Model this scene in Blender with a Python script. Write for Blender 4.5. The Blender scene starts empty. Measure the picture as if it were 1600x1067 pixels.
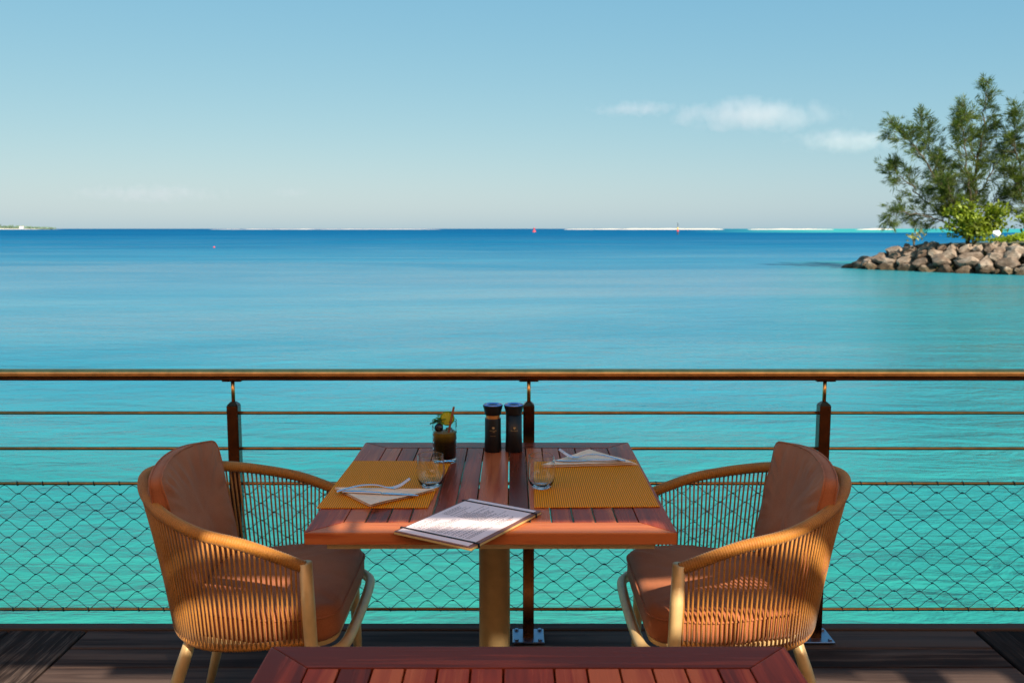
import bpy, bmesh, math, random
from mathutils import Vector, Matrix, noise as mnoise
R = math.radians
random.seed(7)
sc = bpy.context.scene
COL = sc.collection

# ------------------------------------------------------------------ camera
cam_d = bpy.data.cameras.new('camera')
cam = bpy.data.objects.new('camera', cam_d)
COL.objects.link(cam)
cam.location = (0, 0, 1.5)
cam.rotation_euler = (R(90 - 6.97), 0, 0)
cam_d.sensor_width = 36
cam_d.sensor_fit = 'HORIZONTAL'
cam_d.lens = 32.4
cam_d.clip_start = 0.05
cam_d.clip_end = 40000
cam_d.dof.use_dof = True
cam_d.dof.focus_distance = 2.62
cam_d.dof.aperture_fstop = 8.0
sc.camera = cam

# ------------------------------------------------------------------ light
SUN = Vector((0.40, -1.0, 0.84)).normalized()          # direction towards the sun
elev = math.asin(SUN.z)
azim = math.atan2(SUN.x, SUN.y)                        # clockwise from +Y
world = bpy.data.worlds.new('World')
sc.world = world
world.use_nodes = True
wt = world.node_tree
wt.nodes.clear()
sky = wt.nodes.new('ShaderNodeTexSky')
sky.sky_type = 'NISHITA'
sky.sun_disc = False
sky.sun_elevation = elev
sky.sun_rotation = azim
sky.altitude = 0
sky.air_density = 1.0
sky.dust_density = 0.6
sky.ozone_density = 1.6
# one colour grade for the whole sky, as the photograph's film look has it: (sky * k) ^ gamma * gain per channel
SKY_K = 0.10
sep_ = wt.nodes.new('ShaderNodeSeparateColor'); comb = wt.nodes.new('ShaderNodeCombineColor')
wt.links.new(sky.outputs['Color'], sep_.inputs[0])
for i, (gm, gain) in enumerate(((0.82, 0.4216), (0.46, 0.449), (0.22, 0.447))):
    m1 = wt.nodes.new('ShaderNodeMath'); m1.operation = 'MULTIPLY'; m1.inputs[1].default_value = SKY_K
    m2 = wt.nodes.new('ShaderNodeMath'); m2.operation = 'POWER'; m2.inputs[1].default_value = gm
    m3 = wt.nodes.new('ShaderNodeMath'); m3.operation = 'MULTIPLY'; m3.inputs[1].default_value = gain / SKY_K
    wt.links.new(sep_.outputs[i], m1.inputs[0]); wt.links.new(m1.outputs[0], m2.inputs[0])
    wt.links.new(m2.outputs[0], m3.inputs[0]); wt.links.new(m3.outputs[0], comb.inputs[i])
bg = wt.nodes.new('ShaderNodeBackground')
bg.inputs['Strength'].default_value = 0.10
wo = wt.nodes.new('ShaderNodeOutputWorld')
wt.links.new(comb.outputs[0], bg.inputs['Color'])
wt.links.new(bg.outputs['Background'], wo.inputs['Surface'])

sun_d = bpy.data.lights.new('sun', 'SUN')
sun_d.energy = 5.0
sun_d.angle = R(0.5)
sun_d.color = (1.0, 0.89, 0.74)
sun = bpy.data.objects.new('sun', sun_d)
COL.objects.link(sun)
sun.location = (8, -20, 17)
sun.rotation_euler = SUN.to_track_quat('Z', 'Y').to_euler()

sc.view_settings.view_transform = 'Standard'
sc.view_settings.look = 'None'
sc.view_settings.exposure = 0.80
sc.view_settings.gamma = 1.0
sc.view_settings.use_curve_mapping = False
sc.render.film_transparent = False
sc.cycles.max_bounces = 10
sc.cycles.transparent_max_bounces = 16
sc.cycles.transmission_bounces = 10
sc.cycles.volume_bounces = 6

# ------------------------------------------------------------------ helpers
def tag(o, label=None, cat=None, group=None, kind=None):
    if label: o['label'] = label
    if cat: o['category'] = cat
    if group: o['group'] = group
    if kind: o['kind'] = kind
    return o

def empty(name, loc=(0, 0, 0), rz=0):
    o = bpy.data.objects.new(name, None)
    o.empty_display_size = 0.1
    o.location = loc
    o.rotation_euler = (0, 0, rz)
    COL.objects.link(o)
    return o

class MB:
    """collects shapes, then links them as ONE mesh object"""
    def __init__(s):
        s.v, s.f = [], []
    def add(s, vs, fs):
        b = len(s.v)
        s.v += [tuple(v) for v in vs]
        s.f += [tuple(i + b for i in f) for f in fs]
        return s
    def box(s, a, b):
        x0, y0, z0 = a; x1, y1, z1 = b
        return s.add([(x0,y0,z0),(x1,y0,z0),(x1,y1,z0),(x0,y1,z0),(x0,y0,z1),(x1,y0,z1),(x1,y1,z1),(x0,y1,z1)],
                     [(3,2,1,0),(4,5,6,7),(0,1,5,4),(1,2,6,5),(2,3,7,6),(3,0,4,7)])
    def prism(s, poly, z0, z1):
        n = len(poly)
        vs = [(p[0], p[1], z0) for p in poly] + [(p[0], p[1], z1) for p in poly]
        fs = [tuple(range(n))[::-1], tuple(range(n, 2*n))]
        fs += [(i, (i+1) % n, n+(i+1) % n, n+i) for i in range(n)]
        return s.add(vs, fs)
    def tube(s, pts, r, n=8, cap=True, flat=(1, 1), up=None):
        pts = [Vector(p) for p in pts]
        m = len(pts)
        rr = r if isinstance(r, (list, tuple)) else [r] * m
        t0 = (pts[1] - pts[0]).normalized()
        a = Vector(up) if up else (Vector((0, 0, 1)) if abs(t0.z) < 0.9 else Vector((0, 1, 0)))
        u = (a - t0 * a.dot(t0)).normalized()
        vs, fs = [], []
        for i in range(m):
            t = (pts[min(i+1, m-1)] - pts[max(i-1, 0)]).normalized()
            u = (u - t * u.dot(t)).normalized()
            w = t.cross(u)
            for k in range(n):
                an = 2 * math.pi * k / n
                vs.append(pts[i] + (u * math.cos(an) * flat[0] + w * math.sin(an) * flat[1]) * rr[i])
        for i in range(m - 1):
            for k in range(n):
                k2 = (k + 1) % n
                fs.append((i*n+k, i*n+k2, (i+1)*n+k2, (i+1)*n+k))
        if cap:
            fs.append(tuple(range(n))[::-1])
            fs.append(tuple((m-1)*n+k for k in range(n)))
        return s.add(vs, fs)
    def lathe(s, prof, n=32, c=(0, 0, 0)):
        vs, fs = [], []
        m = len(prof)
        for (r, z) in prof:
            for k in range(n):
                a = 2 * math.pi * k / n
                vs.append((c[0] + r * math.cos(a), c[1] + r * math.sin(a), c[2] + z))
        for i in range(m - 1):
            for k in range(n):
                k2 = (k + 1) % n
                fs.append((i*n+k, i*n+k2, (i+1)*n+k2, (i+1)*n+k))
        if prof[0][0] > 1e-6: pass
        return s.add(vs, fs)
    def mesh(s, name, smooth=False, bevel=0.0, merge=False, seg=1):
        me = bpy.data.meshes.new(name)
        me.from_pydata(s.v, [], s.f)
        if bevel or merge:
            bm = bmesh.new(); bm.from_mesh(me)
            if merge: bmesh.ops.remove_doubles(bm, verts=bm.verts, dist=1e-5)
            if bevel:
                ed = [e for e in bm.edges if len(e.link_faces) == 2 and e.calc_face_angle(0) > 0.5]
                bmesh.ops.bevel(bm, geom=ed, offset=bevel, segments=seg, affect='EDGES', profile=0.6)
            bm.to_mesh(me); bm.free()
        if smooth:
            me.polygons.foreach_set('use_smooth', [True] * len(me.polygons))
        me.update()
        return me
    def build(s, name, mat, parent=None, **k):
        return link(name, s.mesh(name, **k), mat, parent)

def link(name, me, mat, parent=None):
    o = bpy.data.objects.new(name, me)
    COL.objects.link(o)
    if mat and not me.materials: me.materials.append(mat)
    if parent: o.parent = parent
    return o

def copy_tree(o, parent=None):
    c = o.copy()
    COL.objects.link(c)
    if parent: c.parent = parent
    for ch in list(o.children): copy_tree(ch, c)
    return c

def catmull(pts, n):
    P = [Vector(p) for p in pts]
    P = [P[0]*2 - P[1]] + P + [P[-1]*2 - P[-2]]
    out = []
    for i in range(1, len(P) - 2):
        for k in range(n):
            t = k / n
            a, b, c, d = P[i-1], P[i], P[i+1], P[i+2]
            out.append(0.5 * ((2*b) + (c-a)*t + (2*a-5*b+4*c-d)*t*t + (3*b-a-3*c+d)*t**3))
    out.append(P[-2].copy())
    return out

def resample(pts, n):
    L = [0]
    for a, b in zip(pts, pts[1:]): L.append(L[-1] + (b - a).length)
    out, j = [], 0
    for i in range(n):
        d = L[-1] * i / (n - 1)
        while j < len(L) - 2 and L[j+1] < d: j += 1
        t = (d - L[j]) / max(L[j+1] - L[j], 1e-9)
        out.append(pts[j].lerp(pts[j+1], t))
    return out, L[-1]

# ------------------------------------------------------------------ materials
class NT:
    def __init__(s, name):
        s.m = bpy.data.materials.new(name); s.m.use_nodes = True
        s.t = s.m.node_tree; s.t.nodes.clear()
        s.out = s.n('ShaderNodeOutputMaterial')
    def n(s, typ, **kw):
        nd = s.t.nodes.new(typ)
        for k, v in kw.items(): setattr(nd, k, v)
        return nd
    def l(s, a, b): s.t.links.new(a, b)
    def coords(s, scale=(1, 1, 1), kind='Object'):
        tc = s.n('ShaderNodeTexCoord'); mp = s.n('ShaderNodeMapping')
        mp.inputs['Scale'].default_value = scale
        s.l(tc.outputs[kind], mp.inputs['Vector'])
        return mp.outputs['Vector']
    def noise(s, vec, scale, detail=4, rough=0.55, dist=0.0):
        nd = s.n('ShaderNodeTexNoise')
        nd.inputs['Scale'].default_value = scale
        nd.inputs['Detail'].default_value = detail
        nd.inputs['Roughness'].default_value = rough
        nd.inputs['Distortion'].default_value = dist
        if vec is not None: s.l(vec, nd.inputs['Vector'])
        return nd.outputs['Fac']
    def ramp(s, fac, stops, interp='LINEAR'):
        nd = s.n('ShaderNodeValToRGB')
        cr = nd.color_ramp; cr.interpolation = interp
        while len(cr.elements) < len(stops): cr.elements.new(0.5)
        for e, (p, c) in zip(cr.elements, stops):
            e.position = p; e.color = (c[0], c[1], c[2], 1) if not isinstance(c, (int, float)) else (c, c, c, 1)
        s.l(fac, nd.inputs['Fac'])
        return nd.outputs['Color']
    def mix(s, fac, a, b, mode='MIX'):
        nd = s.n('ShaderNodeMix', data_type='RGBA', blend_type=mode)
        for sock, v in ((nd.inputs['Factor'], fac), (nd.inputs['A'], a), (nd.inputs['B'], b)):
            if isinstance(v, (int, float)): sock.default_value = v
            elif isinstance(v, tuple): sock.default_value = (v[0], v[1], v[2], 1)
            else: s.l(v, sock)
        return nd.outputs['Result']
    def math(s, op, a, b=None, c=None, clamp=False):
        nd = s.n('ShaderNodeMath', operation=op, use_clamp=clamp)
        for i, v in enumerate((a, b, c)):
            if v is None: continue
            if isinstance(v, (int, float)): nd.inputs[i].default_value = v
            else: s.l(v, nd.inputs[i])
        return nd.outputs[0]
    def bsdf(s, color, rough=0.5, metal=0.0, spec=0.5, **kw):
        b = s.n('ShaderNodeBsdfPrincipled')
        for k, v in (('Base Color', color), ('Roughness', rough), ('Metallic', metal), ('Specular IOR Level', spec), *kw.items()):
            if isinstance(v, tuple): b.inputs[k].default_value = (*v, 1) if len(v) == 3 else v
            elif isinstance(v, (int, float)): b.inputs[k].default_value = v
            else: s.l(v, b.inputs[k])
        s.l(b.outputs[0], s.out.inputs['Surface'])
        s.b = b
        return b
    def bump(s, h, strength=0.3, dist=0.01):
        nd = s.n('ShaderNodeBump')
        nd.inputs['Strength'].default_value = strength
        nd.inputs['Distance'].default_value = dist
        s.l(h, nd.inputs['Height'])
        s.l(nd.outputs['Normal'], s.b.inputs['Normal'])
        return nd

def wood(name, axis, dark, mid, light, rough=0.24, coat=0.0, spec=0.06, per_object=True, grain=1.0, bump=0.12):
    s = NT(name)
    sc_ = [38 * grain] * 3
    sc_[axis] = 1.6 * grain
    tc = s.n('ShaderNodeTexCoord')
    info = s.n('ShaderNodeObjectInfo')
    off = s.n('ShaderNodeVectorMath', operation='SCALE'); off.inputs[0].default_value = (7.1, 9.3, 5.7)
    s.l(info.outputs['Random'], off.inputs['Scale'])
    ad = s.n('ShaderNodeVectorMath', operation='ADD')
    s.l(tc.outputs['Object'], ad.inputs[0]); s.l(off.outputs[0], ad.inputs[1])
    mp = s.n('ShaderNodeMapping'); mp.inputs['Scale'].default_value = sc_
    s.l(ad.outputs[0], mp.inputs['Vector'])
    f = s.noise(mp.outputs['Vector'], 1.0, 6, 0.6, 0.6)
    mp2 = s.n('ShaderNodeMapping'); sc2 = [9 * grain] * 3; sc2[axis] = 1.1 * grain; mp2.inputs['Scale'].default_value = sc2
    s.l(ad.outputs[0], mp2.inputs['Vector'])
    g = s.noise(mp2.outputs['Vector'], 1.0, 3, 0.5, 1.2)
    v = s.math('ADD', s.math('MULTIPLY', f, 0.55), s.math('MULTIPLY', g, 0.45))
    if per_object:
        v = s.math('ADD', v, s.math('MULTIPLY', s.math('SUBTRACT', info.outputs['Random'], 0.5), 0.34))
    c = s.ramp(v, [(0.34, dark), (0.5, mid), (0.64, light)])
    s.bsdf(c, s.ramp(f, [(0.3, rough * 0.8), (0.7, rough * 1.3)]), 0, spec)
    s.b.inputs['Coat Weight'].default_value = coat
    s.b.inputs['Coat Roughness'].default_value = 0.18
    s.bump(f, bump, 0.004)
    return s.m

def plain(name, c, rough=0.5, metal=0.0, spec=0.5, var=0.12, nscale=40, bump=0.0, bscale=300, **kw):
    s = NT(name)
    v = s.coords()
    f = s.noise(v, nscale, 4)
    lo = tuple(max(0, x * (1 - var)) for x in c); hi = tuple(min(1, x * (1 + var)) for x in c)
    s.bsdf(s.ramp(f, [(0.3, lo), (0.7, hi)]), rough, metal, spec, **kw)
    if bump:
        s.bump(s.noise(v, bscale, 3), bump, 0.003)
    return s.m

M = {}
def canvas():  # bright translucent cloth, added as warm fill light for the shaded terrace
    s = NT('warm_fill_canvas')
    f = s.noise(s.coords(), 3, 4)
    c = s.ramp(f, [(0.3, (0.97, 0.54, 0.32)), (0.7, (0.99, 0.60, 0.37))])
    d = s.n('ShaderNodeBsdfDiffuse'); t = s.n('ShaderNodeBsdfTranslucent')
    s.l(c, d.inputs['Color']); s.l(c, t.inputs['Color'])
    mx = s.n('ShaderNodeMixShader'); mx.inputs[0].default_value = 0.90
    s.l(d.outputs[0], mx.inputs[1]); s.l(t.outputs[0], mx.inputs[2]); s.l(mx.outputs[0], s.out.inputs['Surface'])
    return s.m
M['canvas'] = canvas()
M['table_y'] = wood('hardwood_lengthwise', 1, (0.12, 0.022, 0.010), (0.30, 0.045, 0.018), (0.48, 0.115, 0.040))
M['table_x'] = wood('hardwood_crosswise', 0, (0.12, 0.022, 0.010), (0.28, 0.046, 0.018), (0.46, 0.130, 0.042), grain=1.9)
M['deck'] = wood('weathered_deck_wood', 0, (0.008, 0.005, 0.004), (0.030, 0.017, 0.014), (0.095, 0.062, 0.050), rough=0.9, coat=0, spec=0.1, grain=0.7, bump=0.5)
M['deck_y'] = wood('weathered_deck_wood_across', 1, (0.009, 0.006, 0.005), (0.034, 0.022, 0.018), (0.12, 0.085, 0.068), rough=0.9, coat=0, spec=0.1, grain=2.4, bump=0.7)
M['ceiling'] = wood('warm_ceiling_wood', 0, (0.10, 0.045, 0.02), (0.18, 0.085, 0.035), (0.26, 0.13, 0.06), rough=0.5, coat=0)
M['floor_stone'] = plain('pale_floor_stone', (0.40, 0.27, 0.17), 0.7, var=0.08, nscale=3)
M['plaster'] = plain('warm_white_plaster', (0.45, 0.30, 0.18), 0.9, var=0.03, nscale=2)
M['bronze'] = plain('bronze_metal', (0.80, 0.40, 0.13), 0.28, 1.0, var=0.2, nscale=25)
M['rod'] = plain('bronze_rod', (0.50, 0.23, 0.075), 0.28, 1.0, var=0.2, nscale=25)
M['post'] = plain('dark_bronze_post', (0.12, 0.052, 0.024), 0.25, 1.0, var=0.25, nscale=18)
M['steel_plate'] = plain('brushed_steel_plate', (0.24, 0.28, 0.36), 0.35, 1.0)
M['champagne'] = plain('champagne_painted_aluminium', (0.66, 0.45, 0.20), 0.42, 0.2, var=0.08)
M['wire'] = plain('water_tinted_wire', (0.06, 0.17, 0.17), 0.4, 0.8)  # steel, with the teal of reflected water put into the colour
M['mill'] = plain('matte_black_lacquer', (0.010, 0.010, 0.011), 0.42, 0, 0.4)
M['mill_top'] = plain('sky_tinted_cap', (0.30, 0.38, 0.72), 0.15, 1.0, 0.7)  # black cap; the reflected sky is put into its blue base colour
M['copper'] = plain('polished_copper', (0.80, 0.34, 0.10), 0.35, 0.6)
M['gold'] = plain('gold_print', (0.62, 0.42, 0.2), 0.4, 0.3)
M['cutlery'] = plain('polished_cutlery_steel', (0.58, 0.60, 0.68), 0.14, 1.0, var=0.03)
M['napkin'] = plain('cream_napkin_paper', (0.92, 0.68, 0.48), 0.9, 0, 0.2, var=0.06, nscale=60, bump=0.25, bscale=700)
M['board'] = plain('menu_board_walnut', (0.20, 0.075, 0.05), 0.5, 0, 0.4)
M['board_edge'] = plain('menu_board_birch_edge', (0.55, 0.38, 0.14), 0.6)
M['elastic'] = plain('black_elastic', (0.012, 0.009, 0.011), 0.7)
M['ink'] = plain('grey_ink', (0.08, 0.06, 0.07), 0.8)
M['logo_ink'] = plain('orange_ink', (0.55, 0.14, 0.04), 0.7)
M['paper'] = plain('menu_paper', (0.84, 0.70, 0.69), 0.75, 0, 0.3, var=0.02)
M['straw'] = plain('brown_straw', (0.32, 0.075, 0.02), 0.5)
M['mint'] = plain('mint_leaf', (0.10, 0.28, 0.03), 0.5, var=0.4, nscale=60)
M['berry'] = plain('dark_berry', (0.014, 0.004, 0.008), 0.25)
M['bark'] = plain('grey_brown_bark', (0.10, 0.075, 0.04), 0.9, var=0.4, nscale=6)
M['white_stone'] = plain('white_stone', (0.78, 0.77, 0.76), 0.8, var=0.05, nscale=4)
M['sand'] = plain('coral_sand', (0.72, 0.64, 0.52), 0.9, var=0.05, nscale=0.02)
M['buoy_red'] = plain('red_paint', (0.62, 0.06, 0.07), 0.5)
M['pole'] = plain('dark_marker_paint', (0.05, 0.05, 0.05), 0.6)
M['yellow'] = plain('yellow_paint', (0.75, 0.5, 0.12), 0.5)
M['white_paint'] = plain('white_paint', (0.8, 0.8, 0.8), 0.5)
M['island_green'] = plain('far_hazy_green', (0.16, 0.24, 0.16), 0.9, var=0.3, nscale=0.05)  # green paled for the distance, haze put into the colour

def rope_mat():
    s = NT('orange_rope')
    v = s.coords()
    f = s.noise(v, 260, 3)
    g = s.noise(v, 9, 3)
    c = s.ramp(s.math('ADD', s.math('MULTIPLY', f, 0.5), s.math('MULTIPLY', g, 0.5)),
               [(0.32, (0.27, 0.090, 0.007)), (0.66, (0.48, 0.205, 0.030))])
    s.bsdf(c, 0.62, 0, 0.35)
    s.b.inputs['Sheen Weight'].default_value = 0.15
    s.bump(f, 0.4, 0.002)
    return s.m
M['rope'] = rope_mat()

def fabric_mat():
    s = NT('terracotta_fabric')
    v = s.coords()
    f = s.noise(v, 520, 2)
    g = s.noise(v, 5, 4)
    c = s.ramp(s.math('ADD', s.math('MULTIPLY', f, 0.45), s.math('MULTIPLY', g, 0.55)),
               [(0.40, (0.32, 0.096, 0.036)), (0.60, (0.45, 0.148, 0.058))])
    s.bsdf(c, 0.72, 0, 0.22)
    s.b.inputs['Sheen Weight'].default_value = 0.05
    s.b.inputs['Sheen Roughness'].default_value = 0.5
    s.bump(f, 0.35, 0.0015)
    return s.m
M['fabric'] = fabric_mat()

def mat_weave():
    s = NT('woven_placemat')
    tc = s.n('ShaderNodeTexCoord')
    sep = s.n('ShaderNodeSeparateXYZ'); s.l(tc.outputs['Object'], sep.inputs[0])
    wx = s.math('SINE', s.math('MULTIPLY', sep.outputs['X'], 2 * math.pi / 0.0058))
    wy = s.math('SINE', s.math('MULTIPLY', sep.outputs['Y'], 2 * math.pi / 0.0034))
    h = s.math('ADD', s.math('MULTIPLY', wx, 0.88), s.math('MULTIPLY', wy, 0.10))
    h = s.math('ADD', s.math('MULTIPLY', h, 0.5), 0.5)
    nz = s.noise(s.coords(), 14, 4)
    c = s.ramp(h, [(0.15, (0.38, 0.100, 0.002)), (0.75, (0.95, 0.33, 0.010))])
    c = s.mix(s.math('MULTIPLY', nz, 0.22), c, (0.80, 0.26, 0.015))
    s.bsdf(c, 0.65, 0, 0.1)
    s.bump(h, 0.6, 0.0012)
    return s.m
M['placemat'] = mat_weave()

def glass_mat(name, color=(1, 1, 1), rough=0.0, wavy=0.0):
    s = NT(name)
    s.bsdf(color, rough, 0, 0.5)
    s.b.inputs['Transmission Weight'].default_value = 1.0
    s.b.inputs['IOR'].default_value = 1.48
    if wavy:
        s.b.inputs['IOR'].default_value = 1.22
        s.bump(s.noise(s.coords((1, 1, 2.4)), 42, 2), wavy, 0.006)
    return s.m
M['glass'] = glass_mat('clear_glass', (0.98, 0.99, 1.0))
M['tumbler'] = glass_mat('rippled_glass', (0.95, 0.98, 1.0), 0.0, 0.35)

def liquid_mat():
    s = NT('layered_cocktail')
    tc = s.n('ShaderNodeTexCoord')
    sep = s.n('ShaderNodeSeparateXYZ'); s.l(tc.outputs['Object'], sep.inputs[0])
    z = s.math('ADD', s.math('DIVIDE', sep.outputs['Z'], 0.1), s.math('MULTIPLY', s.math('SUBTRACT', s.noise(s.coords(), 45, 3), 0.5), 0.28))
    c = s.ramp(z, [(0.15, (0.022, 0.006, 0.002)), (0.45, (0.008, 0.004, 0.002)), (0.66, (0.022, 0.010, 0.002)), (0.95, (0.24, 0.14, 0.008))])
    s.bsdf(c, 0.4, 0, 0.1)
    s.b.inputs['Transmission Weight'].default_value = 0.0
    return s.m
M['liquid'] = liquid_mat()

def lime_mat():
    s = NT('lime_slice')
    tc = s.n('ShaderNodeTexCoord')
    sep = s.n('ShaderNodeSeparateXYZ'); s.l(tc.outputs['Object'], sep.inputs[0])
    r = s.math('SQRT', s.math('ADD', s.math('POWER', sep.outputs['X'], 2), s.math('POWER', sep.outputs['Z'], 2)))
    an = s.math('ARCTAN2', sep.outputs['Z'], sep.outputs['X'])
    seg = s.math('ABSOLUTE', s.math('SINE', s.math('MULTIPLY', an, 4.5)))
    pulp = s.ramp(seg, [(0.08, (0.85, 0.80, 0.25)), (0.3, (0.80, 0.66, 0.03))])
    ring = s.ramp(s.math('DIVIDE', r, 0.0235), [(0.80, (0, 0, 0)), (0.84, (1, 1, 1))])
    c = s.mix(ring, pulp, (0.30, 0.42, 0.02))
    s.bsdf(c, 0.35, 0, 0.5)
    tr = s.n('ShaderNodeBsdfTranslucent'); s.l(c, tr.inputs['Color'])
    mx = s.n('ShaderNodeMixShader'); mx.inputs[0].default_value = 0.55
    s.l(s.b.outputs[0], mx.inputs[1]); s.l(tr.outputs[0], mx.inputs[2]); s.l(mx.outputs[0], s.out.inputs['Surface'])
    return s.m
M['lime'] = lime_mat()

def leaf_mat(name, c, tr=0.35, var=0.5):
    s = NT(name)
    f = s.noise(s.coords(), 1.3, 4)
    lo = tuple(x * (1 - var) for x in c); hi = tuple(x * (1 + var * 0.8) for x in c)
    col = s.ramp(f, [(0.32, lo), (0.68, hi)])
    d = s.n('ShaderNodeBsdfPrincipled'); s.l(col, d.inputs['Base Color'])
    d.inputs['Roughness'].default_value = 0.55
    t = s.n('ShaderNodeBsdfTranslucent'); s.l(s.mix(1.0, col, (1.3, 1.3, 0.5), 'MULTIPLY'), t.inputs['Color'])
    mx = s.n('ShaderNodeMixShader'); mx.inputs[0].default_value = tr
    s.l(d.outputs[0], mx.inputs[1]); s.l(t.outputs[0], mx.inputs[2])
    s.l(mx.outputs[0], s.out.inputs['Surface'])
    return s.m
M['casuarina'] = leaf_mat('casuarina_needles', (0.080, 0.118, 0.010))
M['bush'] = leaf_mat('broad_shrub_leaves', (0.21, 0.27, 0.018))
M['pale_leaf'] = leaf_mat('pale_plant_leaves', (0.40, 0.38, 0.16), var=0.2)
M['creeper'] = leaf_mat('creeper_leaves', (0.27, 0.37, 0.02), var=0.35)

def rock_mat():
    s = NT('basalt_boulder')
    info = s.n('ShaderNodeObjectInfo')
    tc = s.n('ShaderNodeTexCoord')
    off = s.n('ShaderNodeVectorMath', operation='SCALE'); off.inputs[0].default_value = (17.1, 9.3, 15.7)
    s.l(info.outputs['Random'], off.inputs['Scale'])
    ad = s.n('ShaderNodeVectorMath', operation='ADD'); s.l(tc.outputs['Object'], ad.inputs[0]); s.l(off.outputs[0], ad.inputs[1])
    f = s.noise(ad.outputs[0], 1.6, 6, 0.65)
    c = s.ramp(f, [(0.3, (0.12, 0.088, 0.064)), (0.52, (0.28, 0.222, 0.170)), (0.72, (0.45, 0.385, 0.31))])
    k = s.ramp(info.outputs['Random'], [(0.0, (0.45, 0.38, 0.34)), (0.5, (0.78, 0.72, 0.69)), (1.0, (1.25, 1.22, 1.2))])
    c = s.mix(1.0, c, k, 'MULTIPLY')
    geo = s.n('ShaderNodeNewGeometry'); sp = s.n('ShaderNodeSeparateXYZ'); s.l(geo.outputs['Position'], sp.inputs[0])
    wet = s.ramp(s.math('ADD', s.math('MULTIPLY', s.math('ADD', sp.outputs['Z'], 1.1), 1.1), s.math('MULTIPLY', s.math('SUBTRACT', f, 0.5), 0.8)), [(0.25, (0.35, 0.33, 0.25)), (0.6, (1, 1, 1))])
    c = s.mix(1.0, c, wet, 'MULTIPLY')
    s.bsdf(c, 0.85, 0, 0.3)
    s.bump(s.noise(ad.outputs[0], 5, 6, 0.7), 0.8, 0.08)
    return s.m
M['rock'] = rock_mat()

def soil_mat():
    s = NT('island_soil')
    f = s.noise(s.coords(), 1.2, 5)
    s.bsdf(s.ramp(f, [(0.35, (0.09, 0.07, 0.04)), (0.65, (0.16, 0.15, 0.06))]), 0.95)
    return s.m
M['soil'] = soil_mat()

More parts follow.
